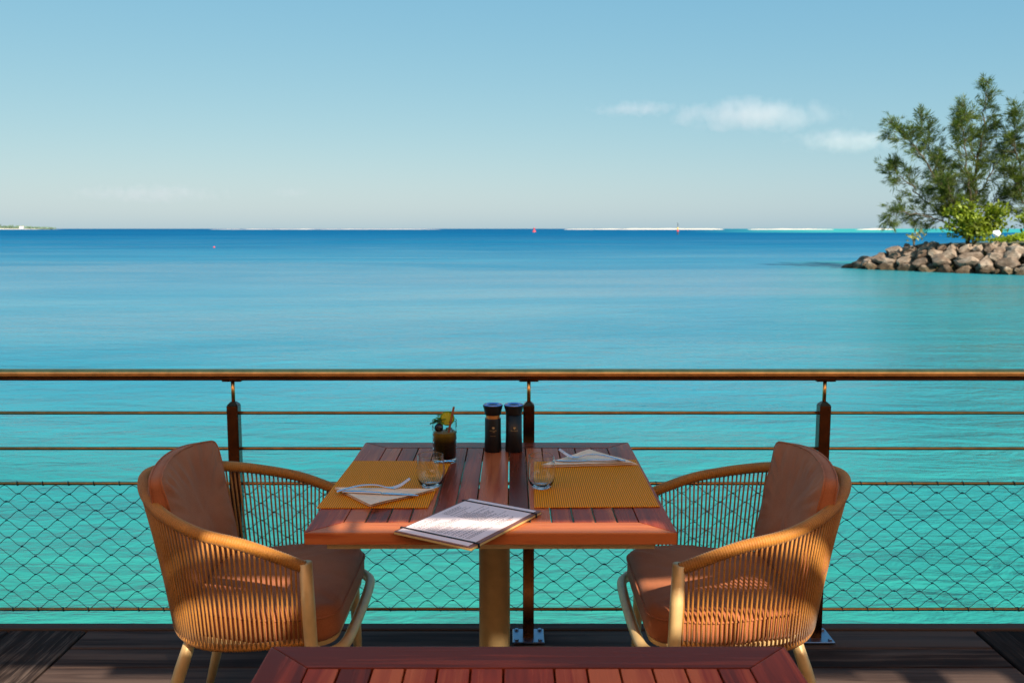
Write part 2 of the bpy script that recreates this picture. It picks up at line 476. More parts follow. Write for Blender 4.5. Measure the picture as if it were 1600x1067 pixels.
def water_mat():
    s = NT('lagoon_water')
    geo = s.n('ShaderNodeNewGeometry')
    sep = s.n('ShaderNodeSeparateXYZ'); s.l(geo.outputs['Position'], sep.inputs[0])
    mp = s.n('ShaderNodeMapping'); mp.inputs['Scale'].default_value = (0.012, 0.03, 0.0)
    s.l(geo.outputs['Position'], mp.inputs['Vector'])
    big = s.noise(mp.outputs['Vector'], 1.0, 4, 0.55, 0.4)
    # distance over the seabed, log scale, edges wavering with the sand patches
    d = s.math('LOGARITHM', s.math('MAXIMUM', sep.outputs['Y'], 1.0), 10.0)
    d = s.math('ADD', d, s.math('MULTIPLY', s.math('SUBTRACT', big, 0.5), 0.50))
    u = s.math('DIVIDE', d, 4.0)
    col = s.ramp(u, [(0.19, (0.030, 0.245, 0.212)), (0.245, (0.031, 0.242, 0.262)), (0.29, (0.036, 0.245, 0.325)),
                     (0.40, (0.075, 0.250, 0.350)), (0.47, (0.024, 0.19, 0.31)), (0.55, (0.006, 0.135, 0.265)),  # paler mid-distance stop stands in for reflected sky
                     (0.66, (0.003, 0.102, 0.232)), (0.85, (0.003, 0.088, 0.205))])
    # shallow reef shelf before the far sandbars, to the right
    ratio = s.math('DIVIDE', sep.outputs['X'], sep.outputs['Y'])
    shelf = s.math('MULTIPLY', s.ramp(sep.outputs['Y'], [(0, 0), (1, 0)]), 0)
    ys = s.math('MULTIPLY', s.math('GREATER_THAN', sep.outputs['Y'], 620.0), s.math('GREATER_THAN', ratio, 0.19))
    col = s.mix(s.math('MULTIPLY', ys, s.ramp(s.math('MULTIPLY', ratio, 1.0), [(0.19, 0), (0.34, 0.9)])), col, (0.05, 0.36, 0.35))
    # green shallows round the rocks on the right
    gx = s.math('SUBTRACT', sep.outputs['X'], s.math('MULTIPLY', sep.outputs['Y'], 0.30))
    g2 = s.math('MULTIPLY', s.ramp(s.math('ADD', s.math('DIVIDE', gx, 12.0), s.math('MULTIPLY', big, 0.4)), [(0.05, 0), (0.55, 1)]), s.math('LESS_THAN', sep.outputs['Y'], 75.0))
    col = s.mix(s.math('MULTIPLY', g2, 0.6), col, (0.018, 0.25, 0.235))
    # wind streaks, with paler and darker patches
    ms = s.n('ShaderNodeMapping'); ms.inputs['Scale'].default_value = (0.035, 0.11, 0.0); ms.inputs['Rotation'].default_value = (0, 0, R(12))
    s.l(geo.outputs['Position'], ms.inputs['Vector'])
    st_ = s.noise(ms.outputs['Vector'], 1.0, 6, 0.62, 0.8)
    col = s.mix(1.0, col, s.ramp(st_, [(0.36, (0.76, 0.90, 0.93)), (0.52, (1.0, 1.0, 1.0)), (0.64, (1.35, 1.12, 1.06))]), 'MULTIPLY')
    mf = s.n('ShaderNodeMapping'); mf.inputs['Scale'].default_value = (0.0035, 0.014, 0.0); mf.inputs['Rotation'].default_value = (0, 0, R(-7))
    s.l(geo.outputs['Position'], mf.inputs['Vector'])
    far_ = s.noise(mf.outputs['Vector'], 1.0, 7, 0.68, 0.6)
    col = s.mix(1.0, col, s.ramp(far_, [(0.36, (0.68, 0.90, 0.94)), (0.52, (1.0, 1.03, 1.02)), (0.66, (1.5, 1.18, 1.10))]), 'MULTIPLY')
    mr = s.n('ShaderNodeMapping'); mr.inputs['Scale'].default_value = (0.55, 1.5, 1.0)
    mr.inputs['Rotation'].default_value = (0, 0, R(8))
    s.l(geo.outputs['Position'], mr.inputs['Vector'])
    w1 = s.noise(mr.outputs['Vector'], 1.0, 5, 0.6, 0.5)
    mr2 = s.n('ShaderNodeMapping'); mr2.inputs['Scale'].default_value = (2.2, 5.0, 1.0)
    mr2.inputs['Rotation'].default_value = (0, 0, R(-14))
    s.l(geo.outputs['Position'], mr2.inputs['Vector'])
    w2 = s.noise(mr2.outputs['Vector'], 1.0, 4, 0.6, 0.6)
    h = s.math('ADD', w1, s.math('MULTIPLY', w2, 0.35))
    bn = s.n('ShaderNodeBump'); bn.inputs['Strength'].default_value = 0.7; bn.inputs['Distance'].default_value = 0.22
    s.l(h, bn.inputs['Height'])
    df = s.n('ShaderNodeBsdfDiffuse'); gl = s.n('ShaderNodeBsdfGlossy')
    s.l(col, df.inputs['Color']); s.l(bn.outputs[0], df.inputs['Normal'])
    gl.inputs['Roughness'].default_value = 0.18; s.l(bn.outputs[0], gl.inputs['Normal'])
    fr = s.n('ShaderNodeFresnel'); fr.inputs['IOR'].default_value = 1.33; s.l(bn.outputs[0], fr.inputs['Normal'])
    cap = s.math('MULTIPLY', s.ramp(u, [(0.20, 0.70), (0.30, 0.85), (0.42, 0.85), (0.52, 0.26), (0.66, 0.04)]), s.math('MULTIPLY', s.ramp(st_, [(0.36, 0.6), (0.64, 1.35)]), s.math('ADD', 0.45, s.math('MULTIPLY', s.ramp(big, [(0.40, 0), (0.60, 1)]), 1.1))))
    mx = s.n('ShaderNodeMixShader')
    s.l(s.math('MULTIPLY', fr.outputs[0], cap), mx.inputs[0])
    s.l(df.outputs[0], mx.inputs[1]); s.l(gl.outputs[0], mx.inputs[2]); s.l(mx.outputs[0], s.out.inputs['Surface'])
    return s.m
M['water'] = water_mat()

# ------------------------------------------------------------------ setting
SEA = -1.1
w = MB(); w.add([(-30000, -200, SEA), (30000, -200, SEA), (30000, 30000, SEA), (-30000, 30000, SEA)], [(0, 1, 2, 3)])
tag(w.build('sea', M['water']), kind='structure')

# deck: planks of their own, laid crosswise, with a board running outwards at each end
deck = tag(MB().box((-7, -6, -0.30), (7, 3.36, -0.035)).build('deck', M['deck']), kind='structure')
XL, XR = -1.60, 1.74
y1 = 3.318
row = 0
while y1 > 2.3:
    y0 = y1 - 0.148
    b = MB().box((XL + 0.003, y0, -0.034), (XR - 0.003, y1 - 0.007, random.uniform(-0.0015, 0.0015)))
    b.build('plank', M['deck'], deck, bevel=0.004)
    y1 = y0; row += 1
for sx in (-1, 1):
    x = XL if sx < 0 else XR
    for k in range(4):
        a, b_ = (x - 0.29, x - 0.006) if sx < 0 else (x + 0.006, x + 0.29)
        MB().box((a, 2.2, -0.034), (b_, 3.312, random.uniform(-0.001, 0.002))).build('plank', M['deck_y'], deck, bevel=0.004)
        x += sx * 0.29
MB().box((-7, 3.322, -0.2), (7, 3.372, 0.003)).build('edge_board', M['deck'], deck, bevel=0.004)
MB().box((-7, 1.2, -0.034), (7, 2.19, 0.0)).build('floor_board', M['deck'], deck)
MB().box((-9, -6.2, -0.034), (9, 1.195, 0.0)).build('inner_floor', M['floor_stone'], deck)  # unseen floor, made pale to bounce light up and forward

# unseen canopy over and behind the camera, shaped for the shade and sun patches
roof = tag(empty('unseen_awning', (0, -2, 3)), kind='structure')
def shade_panel(y0, y1, x0=-9, x1=9, z=0.0):
    MB().add([(x0, y0 + 2, z), (x1, y0 + 2, z), (x1, y1 + 2, z), (x0, y1 + 2, z)], [(0, 1, 2, 3)]).build('unseen_cloth', M['canvas'], roof)
G1 = (-0.480, -0.412); G2 = (-0.745, -0.622)
MB().box((-9, -4.2, 0.0), (9, -0.50, 0.02)).build('roof_board', M['ceiling'], roof)
shade_panel(-2.505, G2[0]); shade_panel(G2[1], G1[0], 0.05, 2.6); shade_panel(-0.555, G1[0], -9, 0.05); shade_panel(-0.595, G1[0], 2.6, 9); shade_panel(G1[1], 0.93)
shade_panel(G1[0] - .01, G1[1] + .03, -9, 0.30, 0.012); shade_panel(G1[0] - .01, G1[1] + .03, 2.15, 9, 0.012)
for a_, b_ in ((0.56, 0.632), (0.662, 0.69), (1.44, 1.49)):  # strips added across the slits to break up the sun patches
    shade_panel(G1[0] - 0.02, G1[1] + 0.03, a_, b_, 0.016)
for a_, b_ in ((0.62, 0.90), (2.75, 2.9), (3.1, 3.18)):
    shade_panel(G2[0] - 0.03, G2[1] + 0.02, a_, b_, 0.016)
wall = tag(MB().box((-9, -6.3, -0.3), (9, -6.2, 3.0)).build('back_wall', M['plaster']), kind='structure')

# ------------------------------------------------------------------ railing
RY = 3.245
rail = tag(empty('railing', (0.06, RY, 0)), 'brown metal railing with rods and wire net along the deck edge', 'railing')
prof = []
for k in range(13):
    a = math.pi * k / 12
    prof.append((0.0225 * math.cos(a), 0.987 + 0.0185 * math.sin(a)))
prof += [(-0.0225, 0.980), (0.0225, 0.980)]
LX = 4.4
hb = MB(); n = len(prof)
hb.add([(-LX, y, z) for y, z in prof] + [(LX, y, z) for y, z in prof],
       [(i, (i+1) % n, n + (i+1) % n, n + i) for i in range(n)] + [tuple(range(n))[::-1], tuple(range(n, 2*n))])
hr = hb.build('handrail', M['bronze'], rail, bevel=0.002, seg=2)
MB().box((-LX, -0.0185, 0.9657), (LX, 0.0185, 0.9797)).build('rail_channel', M['post'], rail, bevel=0.0015)
for z in (0.846, 0.716, 0.587, 0.113):
    MB().tube([(-LX, 0, z), (LX, 0, z)], 0.0062, 10).build('rail_rod', M['rod'], rail, smooth=True)
pm = MB()
h, t = 0.02, 0.875
pm.box((-h, -h, 0.006), (h, h, t))
pm.add([(-h, -h, t + 0.001), (h, -h, t + 0.001), (h, h, t + 0.001), (-h, h, t + 0.001), (-.008, -.008, t + 0.013), (.008, -.008, t + 0.013), (.008, .008, t + 0.013), (-.008, .008, t + 0.013)],
       [(3, 2, 1, 0), (4, 5, 6, 7), (0, 1, 5, 4), (1, 2, 6, 5), (2, 3, 7, 6), (3, 0, 4, 7)])
post_me = pm.mesh('post', bevel=0.0015)
stem_me = MB().tube([(0, 0, t + 0.01), (0, 0, 0.962)], 0.0068, 12).mesh('stem', smooth=True)
brk_me = MB().box((-0.034, -0.016, 0.961), (0.034, 0.016, 0.9655)).mesh('bracket', bevel=0.001)
bp = MB().box((-0.058, -0.058, 0.004), (0.058, 0.058, 0.012))
base_me = bp.mesh('base_plate', bevel=0.002)
bolt_me = MB().lathe([(0.0001, 0.0185), (0.007, 0.0185), (0.008, 0.0175), (0.008, 0.012)], 6).mesh('bolt')
for k in range(-3, 5):
    x = (k) * 1.056
    p = link('post', post_me, M['post'], rail); p.location = (x, 0, 0)
    link('stem', stem_me, M['bronze'], p)
    link('bracket', brk_me, M['post'], p)
    link('base_plate', base_me, M['steel_plate'], p)
    for bx in (-.043, .043):
        for by in (-.043, .043):
            o = link('bolt', bolt_me, M['steel_plate'], p); o.location = (bx, by, 0)
net = MB()
half, amp, rows = 0.0462, 0.0166, 14
zb = 0.117
def drift(x): return 0.0035 * math.sin(x * 1.7) + 0.002 * math.sin(x * 5.1 + 1)
for k in range(rows):
    pts = []
    i0, i1 = int(-4.3 / half), int(4.3 / half)
    for i in range(i0, i1):
        for q in range(5):
            uu = q / 5
            x = (i + uu) * half
            s_ = math.cos(math.pi * uu)
            s_ = (0.85 * s_ + 0.15 * (1 - 2 * uu)) * (1 if i % 2 == 0 else -1) * (1 if k % 2 == 0 else -1)
            zz = zb + (k + 0.5) * 2 * amp + amp * 0.96 * s_
            pts.append((x + 0.0025 * math.sin(k * 2.3 + x * 3), 0.004 * math.sin(x * 2 + k), zz + drift(x + k * 0.3) * (1 if 0 < k < rows - 1 else 0.4)))
    net.tube(pts, 0.0013, 4, cap=False)
    if k < rows - 1:
        for i in range(i0, i1):
            sgn = (1 if i % 2 == 0 else -1) * (1 if k % 2 == 0 else -1)
            if sgn > 0:
                x = i * half; zz = zb + (k + 1) * 2 * amp + drift(x + k * 0.3)
                y_ = 0.004 * math.sin(x * 2 + k)
                net.tube([(x - 0.0052, y_, zz), (x, y_, zz), (x + 0.0052, y_, zz)], [0.0016, 0.0026, 0.0016], 5)
net.build('wire_net', M['wire'], rail)['kind'] = 'stuff'
lace = MB()
for i in range(int(-4.3 / half), int(4.3 / half)):
    for z in (0.587, 0.113):
        x = i * half
        pts = [(x + 0.008 * q / 8 - 0.004, 0.0078 * math.cos(q * math.pi / 4), z + 0.0078 * math.sin(q * math.pi / 4)) for q in range(9)]
        if (i % 2 == 0) == (z > 0.3): lace.tube(pts, 0.0013, 4)
lace.build('net_lacing', M['wire'], rail)['kind'] = 'stuff'

# ------------------------------------------------------------------ tables
W, D, RW, TH, TZ = 0.905, 0.952, 0.081, 0.030, 0.77
def make_table(name, loc, label):
    t = tag(empty(name, loc), label, 'table', 'hardwood pedestal tables on the terrace')
    w2, d2 = W / 2, D / 2
    iw, idp = w2 - RW, d2 - RW
    g = 0.0006
    rails = [([(-w2, -d2), (w2, -d2), (iw, -idp), (-iw, -idp)], 'x'), ([(w2, d2), (-w2, d2), (-iw, idp), (iw, idp)], 'x'),
             ([(-w2, d2), (-w2, -d2), (-iw, -idp), (-iw, idp)], 'y'), ([(w2, -d2), (w2, d2), (iw, idp), (iw, -idp)], 'y')]
    for poly, ax in rails:
        cx = sum(p[0] for p in poly) / 4; cy = sum(p[1] for p in poly) / 4
        pl = []
        for (x, y) in poly:      # hairline mitre joint
            if ax == 'x': pl.append((x - math.copysign(g, x), y))
            else: pl.append((x, y - math.copysign(g, y)))
        MB().prism(pl, TZ - TH, TZ).build('frame_rail', M['table_' + ax], t, bevel=0.0022, seg=2)
    wide = 0.0846
    sl = (2 * iw - wide) / 12
    xs = [-iw]
    for i in range(13): xs.append(xs[-1] + (wide if i == 6 else sl))
    for i in range(13):
        MB().box((xs[i] + 0.0018, -idp + 0.0018, TZ - 0.022), (xs[i+1] - 0.0018, idp - 0.0012, TZ - 0.0006)).build('slat', M['table_y'], t, bevel=0.0012)
    f = MB()
    for a, b in (((-w2 + .05, -d2 + .028, .72), (w2 - .05, -d2 + .068, .7395)), ((-w2 + .05, d2 - .068, .72), (w2 - .05, d2 - .028, .7395)),
                 ((-w2 + .05, -d2 + .068, .72), (-w2 + .09, d2 - .068, .7395)), ((w2 - .09, -d2 + .068, .72), (w2 - .05, d2 - .068, .7395)),
                 ((-.035, -d2 + .068, .722), (-.008, d2 - .068, .7393)), ((.012, -d2 + .068, .722), (.035, d2 - .068, .7393))):
        f.box(a, b)
    f.build('support_frame', M['champagne'], t)
    MB().lathe([(0.0001, 0.02), (0.046, 0.02), (0.046, 0.70), (0.052, 0.702), (0.09, 0.716), (0.09, 0.7215), (0.0001, 0.7215)], 40).build('pedestal', M['champagne'], t, smooth=False)
    MB().box((-0.25, -0.25, 0.003), (0.25, 0.25, 0.019)).build('base_plate', M['champagne'], t, bevel=0.005, seg=2)
    for o in t.children:
        if o.name.startswith('pedestal'):
            o.data.polygons.foreach_set('use_smooth', [True] * len(o.data.polygons))
    return t
TX, TY = -0.052, 2.634
make_table('dining_table', (TX, TY, 0), 'hardwood table laid for two, standing between the two rope chairs')
make_table('dining_table', (0.028, 1.548 - D / 2, 0), 'bare hardwood table cut off by the bottom edge, nearest the camera')

# ------------------------------------------------------------------ chairs
def cushion(outline, zprof, mapper, wr=0.0, seed=0):
    """outline: closed list of (a,b); zprof: thickness function of the distance from the edge; two faces and a seam"""
    n = len(outline)
    cx = sum(p[0] for p in outline) / n; cy = sum(p[1] for p in outline) / n
    rings = [0, .02, .05, .1, .16, .24, .34, .46, .6, .75, .88]
    mb = MB()
    def ring(f, side):
        out = []
        for (a, b) in outline:
            x, y = a + (cx - a) * f, b + (cy - b) * f
            dist = f * math.hypot(a - cx, b - cy)
            hh = zprof(dist, x, y, side)
            q = Vector((x * 9, y * 9, seed + side))
            hh += wr * mnoise.noise(q) * min(1, dist / 0.03) + wr * 0.5 * mnoise.noise(q * 3.1) * min(1, dist / 0.03)
            # gathered creases that run in from the edge
            ang = math.atan2(b - cy, a - cx)
            hh += wr * 1.5 * math.exp(-((dist - 0.04) / 0.035) ** 2) * (mnoise.noise(Vector((ang * 11, seed * 3 + side, 0))))
            out.append(mapper(x, y, side * hh))
        return out
    loops = [ring(f, 1) for f in reversed(rings)] + [ring(f, -1) for f in rings]
    vs = [v for lp in loops for v in lp]
    m = len(loops)
    fs = [(i*n+k, i*n+(k+1) % n, (i+1)*n+(k+1) % n, (i+1)*n+k) for i in range(m-1) for k in range(n)]
    c1 = mapper(cx, cy, zprof(1, cx, cy, 1)); c2 = mapper(cx, cy, -zprof(1, cx, cy, -1))
    vs += [c1, c2]
    fs += [(len(vs)-2, (k+1) % n, k) for k in range(n)] + [(len(vs)-1, (m-1)*n+k, (m-1)*n+(k+1) % n) for k in range(n)]
    mb.add(vs, [f[::-1] for f in fs])
    return mb

def round_poly(corners, rad, seg=10, sub=5):
    out = []
    n = len(corners)
    for i in range(n):
        p0, p1, p2 = Vector(corners[i-1]), Vector(corners[i]), Vector(corners[(i+1) % n])
        r = rad[i] if isinstance(rad, (list, tuple)) else rad
        a = p1 + (p0 - p1).normalized() * r; b = p1 + (p2 - p1).normalized() * r
        for k in range(seg + 1):
            tt = k / seg
            out.append((1-tt)**2 * a + 2*tt*(1-tt) * p1 + tt*tt * b)
        nxt = corners[(i+1) % n]
        p3 = Vector(corners[(i+2) % n]); pn = Vector(nxt)
        r2 = rad[(i+1) % n] if isinstance(rad, (list, tuple)) else rad
        e = pn + (p1 - pn).normalized() * r2
        for k in range(1, sub): out.append(b.lerp(e, k / sub))
    return [(p.x, p.y) for p in out]

def make_chair(loc, rz, label):
    t = tag(empty('rope_armchair', loc, rz), label, 'chair', 'rope armchairs at the laid table')
    hs = [(.237, .33, .628), (.09, .332, .684), (-.03, .322, .712), (-.123, .278, .736), (-.195, .212, .756), (-.258, .115, .778), (-.29, 0, .787)]
    top = [(x, -y, z) for x, y, z in hs] + [(x, y, z) for x, y, z in hs[-2::-1]]
    bs = [(.232, .302, .412), (.08, .315, .402), (-.03, .302, .398), (-.105, .25, .396), (-.155, .18, .396), (-.192, .09, .396), (-.205, 0, .396)]
    bot = [(x, -y, z) for x, y, z in bs] + [(x, y, z) for x, y, z in bs[-2::-1]]
    T = catmull(top, 24); B = catmull(bot, 24)
    # rope wound round the arm and back rail: a ring for every turn
    def wound(path, pitch, r, nm, nn=12):
        _, L = resample(path, 10)
        k = int(L / pitch)
        pts, _ = resample(path, k * 4 + 1)
        rr = [r + 0.0016 * (abs(math.sin(math.pi * i / 4)) ** 0.7) for i in range(len(pts))]
        return MB().tube(pts, rr, nn).build(nm, M['rope'], t, smooth=True)
    wound(T, 0.0068, 0.0155, 'top_rail', 14)
    wound(B, 0.0068, 0.0095, 'bottom_rail', 10)
    N = 104
    Tp, _ = resample(T, N + 2); Bp, _ = resample(B, N + 2)
    cen = Vector((0.02, 0, 0))
    for i in range(1, N + 1):
        a, b = Tp[i], Bp[i]
        out = Vector((a.x - cen.x, a.y, 0)).normalized()
        jit = random.uniform(-0.0012, 0.0012)
        tan = Vector((-out.y, out.x, 0))
        pts = []
        for q in range(4):
            f = q / 3
            p = a.lerp(b, f) + out * (0.010 * (1 - f) + 0.008 * f - 0.004 * math.sin(math.pi * f)) + tan * jit * math.sin(math.pi * f)
            pts.append(p)
        MB().tube(pts, 0.0029, 6, flat=(1.0, 1.0)).build('rope', M['rope'], t, smooth=True)
    # legs
    for s in (-1, 1):
        MB().tube([(.240, s*.330, .640), (.244, s*.325, .5), (.252, s*.318, .25), (.262, s*.312, .0)], [.0205, .0215, .020, .016], 16, flat=(1.0, 0.82)).build('leg', M['champagne'], t, smooth=True)
        MB().tube([(-.10, s*.215, .402), (-.135, s*.222, .30), (-.185, s*.232, .14), (-.222, s*.240, .0)], [.0185, .021, .019, .0145], 16, flat=(1.0, 0.85)).build('leg', M['champagne'], t, smooth=True)
    # seat frame: one tube round the front
    fr = catmull([(.243, -.31, .452), (.262, -.302, .392), (.285, -.285, .372), (.312, -.25, .366), (.322, -.2, .366), (.326, 0, .366),
                  (.322, .2, .366), (.312, .25, .366), (.285, .285, .372), (.262, .302, .392), (.243, .31, .452)], 8)
    fr = catmull([(.246, -.312, .40), (.268, -.300, .378), (.298, -.272, .372), (.318, -.225, .371), (.324, -.12, .371), (.325, 0, .371),
                  (.324, .12, .371), (.318, .225, .371), (.298, .272, .372), (.268, .300, .378), (.246, .312, .40)], 8)
    MB().tube(fr, 0.0155, 14).build('seat_frame', M['champagne'], t, smooth=True)
    outl = round_poly([(.305, -.262), (.305, .262), (.12, .288), (-.16, .21), (-.18, 0), (-.16, -.21), (.12, -.288)], [.075, .075, .06, .05, .05, .05, .06], 8, 12)
    MB().prism([(x * .97, y * .97) for x, y in outl], 0.378, 0.390).build('seat_panel', M['champagne'], t)
    # seat cushion
    zc = 0.435
    def zp(d, x, y, side):
        return 0.026 + 0.020 * min(1, (d / 0.018)) ** 0.5 + (0.016 * (1 - math.exp(-d / 0.09)) if side > 0 else 0)
    cu = cushion(outl, zp, lambda a, b, c: (a, b, zc + c), 0.005, 3 + loc[0])
    sc_o = cu.build('seat_cushion', M['fabric'], t, smooth=True)
    pip = [Vector((x * 1.002, y * 1.002, zc + 0.0262)) for x, y in outl]
    MB().tube(pip + [pip[0]], 0.0035, 6, cap=False).build('piping', M['fabric'], sc_o, smooth=True)
    # back cushion
    ol = round_poly([(-.205, 0.0), (.205, 0.0), (.232, .36), (-.232, .36)], [.04, .04, .028, .028], 10, 26)
    ol = [(a, b + (0.022 * (1 - (a / .232) ** 2) if b > .25 else 0)) for a, b in ol]
    def zb_(d, a, b, side):
        k = 1 - 0.45 * max(0, (b - 0.1) / 0.28)
        return (0.030 * k + 0.032 * k * (1 - math.exp(-d / 0.05)))
    def mp(a, b, c):
        f = b / 0.36
        if c > 0:      # gathers below the top seam
            fo = math.exp(-((b - 0.335) / 0.045) ** 2) + .5 * math.exp(-((b - 0.03) / 0.04) ** 2)
            c += 0.0055 * fo * mnoise.noise(Vector((a * 42 + b * 9, b * 5, loc[0] * 7))) + 0.0035 * mnoise.noise(Vector((a * 11 + 4, b * 13, loc[0] * 5)))
        x = -0.118 - 0.062 * f - 0.030 * (1 - (a / .23) ** 2)
        return (x + c * 0.985, a, 0.475 + b * 0.985 + c * 0.17)
    bc = cushion(ol, zb_, mp, 0.006, 8 + loc[0])
    bc_o = bc.build('back_cushion', M['fabric'], t, smooth=True)
    for sd in (1, -1):
        pp = []
        for (a, b) in ol:
            pp.append(Vector(mp(a * .998, b, sd * zb_(0, a, b, sd))))
        MB().tube(pp + [pp[0]], 0.0030, 6, cap=False).build('piping', M['fabric'], bc_o, smooth=True)
    return t
make_chair((-.776, 2.635, 0), 0, 'orange rope armchair left of the table, facing right, against the left railing post')
make_chair((.671, 2.622, 0), math.pi, 'orange rope armchair right of the table, facing left, against the right railing post')

# ------------------------------------------------------------------ things on the laid table
def placemat(corners, label):
    cx = sum(c[0] for c in corners) / 4; cy = sum(c[1] for c in corners) / 4
    o = MB().prism([(x - cx, y - cy) for x, y in corners], 0.0003, 0.0028).build('placemat', M['placemat'], None, bevel=0.0008)
    o.location = (cx, cy, TZ)
    return tag(o, label, 'placemat', 'woven placemats on the laid table')
placemat([(-.514, 2.352), (-.222, 2.354), (-.190, 2.846), (-.502, 2.846)], 'woven ochre placemat under the left napkin, in front of the cocktail glass')
placemat([(.059, 2.356), (.391, 2.364), (.393, 2.860), (.066, 2.846)], 'woven ochre placemat on the right half of the table')

def napkin(c0, c1, c2, label, seed):
    P = [Vector((*c, 0)) for c in (c0, c1, c2)]
    cen = (P[0] + P[1] + P[2]) / 3
    rnd = random.Random(seed)
    mb = MB()
    N = 14
    for layer in range(3):
        idx = {}
        vs, fs = [], []
        sh = Vector((rnd.uniform(-.004, .004), rnd.uniform(-.004, .004), 0)) * layer
        k = 1 - 0.012 * layer
        for side in (0, 1):
            for i in range(N + 1):
                for j in range(N + 1 - i):
                    a, b = i / N, j / N
                    p = (P[0] * (1 - a - b) + P[1] * a + P[2] * b - cen) * k + sh
                    edge = min(a, b, 1 - a - b)
                    z = 0.0012 + layer * 0.0022 + side * 0.0009 + 0.0035 * max(0, mnoise.noise(Vector((p.x * 14, p.y * 14, seed)))) + 0.003 * math.exp(-edge * 14) * (0.4 + layer * 0.3)
                    idx[(side, i, j)] = len(vs); vs.append((p.x, p.y, z))
        for side in (0, 1):
            for i in range(N):
                for j in range(N - i):
                    f = (idx[(side, i, j)], idx[(side, i+1, j)], idx[(side, i, j+1)])
                    fs.append(f if side else f[::-1])
                    if j < N - i - 1:
                        f = (idx[(side, i+1, j)], idx[(side, i+1, j+1)], idx[(side, i, j+1)])
                        fs.append(f if side else f[::-1])
        bord = [(i, 0) for i in range(N)] + [(N - i, i) for i in range(N)] + [(0, N - i) for i in range(N)]
        for q in range(len(bord)):
            a, b = bord[q], bord[(q+1) % len(bord)]
            fs.append((idx[(0, *a)], idx[(0, *b)], idx[(1, *b)], idx[(1, *a)]))
        mb.add(vs, fs)
    o = mb.build('napkin', M['napkin'], None)
    o.location = (cen.x, cen.y, TZ + 0.003)
    return tag(o, label, 'napkin', 'folded triangle napkins')
napkin((-.498, 2.518), (-.214, 2.502), (-.373, 2.350), 'cream paper napkin folded to a triangle on the left placemat', 3)
napkin((.094, 2.756), (.390, 2.785), (.263, 2.961), 'cream paper napkin folded to a triangle at the far end of the right placemat', 9)

def ribbon(mb, pts, wid, th):
    """flat bar: pts centre line, wid widths, th thickness list"""
    pts = [Vector(p) for p in pts]
    m = len(pts); vs, fs = [], []
    for i in range(m):
        t = (pts[min(i+1, m-1)] - pts[max(i-1, 0)]).normalized()
        side = t.cross(Vector((0, 0, 1))).normalized(); nn = side.cross(t)
        for (a, b) in ((-1, -.35), (-.55, -1), (.55, -1), (1, -.35), (1, .35), (.55, 1), (-.55, 1), (-1, .35)):
            vs.append(pts[i] + side * a * wid[i] / 2 + nn * b * th[i] / 2)
    for i in range(m - 1):
        for k in range(8):
            fs.append((i*8+k, i*8+(k+1) % 8, (i+1)*8+(k+1) % 8, (i+1)*8+k))
    fs += [tuple(range(8))[::-1], tuple((m-1)*8+k for k in range(8))]
    mb.add(vs, [f[::-1] for f in fs])

def fork(loc, rz, label):
    t = tag(empty('fork', loc, rz), label, 'fork', 'forks on the napkins')
    hp = catmull([(-.098, 0, .004), (-.07, 0, .0105), (-.03, 0, .0165), (.01, 0, .0145), (.04, 0, .0055), (.058, 0, .0035)], 6)
    n = len(hp)
    wid = []
    for i in range(n):
        f = i / (n - 1)
        wid.append(0.0165 - 0.011 * min(1, f / .6) if f < .72 else 0.0055 + 0.019 * ((f - .72) / .28))
    h = MB(); ribbon(h, hp, wid, [0.0034] * n); h.build('handle', M['cutlery'], t, smooth=True)
    for k in range(4):
        y = (k - 1.5) * 0.0064
        tp = catmull([(.057, y, .0036), (.075, y, .0085), (.092, y * .95, .0185), (.104, y * .9, .0262)], 5)
        b = MB(); ribbon(b, tp, [0.0044 - 0.0022 * i / (len(tp)-1) for i in range(len(tp))], [0.0022] * len(tp))
        b.build('tine', M['cutlery'], t, smooth=True)
    return t
def knife(loc, rz, label):
    t = tag(empty('knife', loc, rz), label, 'knife', 'knives on the napkins')
    h = MB()
    hp = [(-.112, 0, .0045), (-.10, 0, .005), (-.06, 0, .0055), (-.01, 0, .0052), (.005, 0, .005)]
    ribbon(h, hp, [0.010, .0155, .0145, .0105, .009], [.004, .0062, .0065, .006, .0045])
    h.build('handle', M['cutlery'], t, smooth=True)
    b = MB()
    ribbon(b, [(.006, 0, .005), (.02, .0015, .0045), (.06, .002, .0042), (.09, .001, .004), (.110, -.003, .0038)], [.009, .0165, .018, .0155, .004], [.0026, .0022, .002, .0018, .0012])
    b.build('blade', M['cutlery'], t, smooth=True)
    return t
TP = TZ + 0.0105
fork((-.386, 2.486, TP), math.atan2(.05, .19), 'silver fork lying tines up across the left napkin')
knife((-.362, 2.448, TP - .001), math.atan2(-.035, .224), 'silver knife beside the fork on the left napkin')
fork((.248, 2.815, TP + .004), math.atan2(.056, -.195), 'silver fork lying tines up across the right napkin')
knife((.240, 2.802, TP), math.pi - 0.02, 'silver knife under the fork on the right napkin')

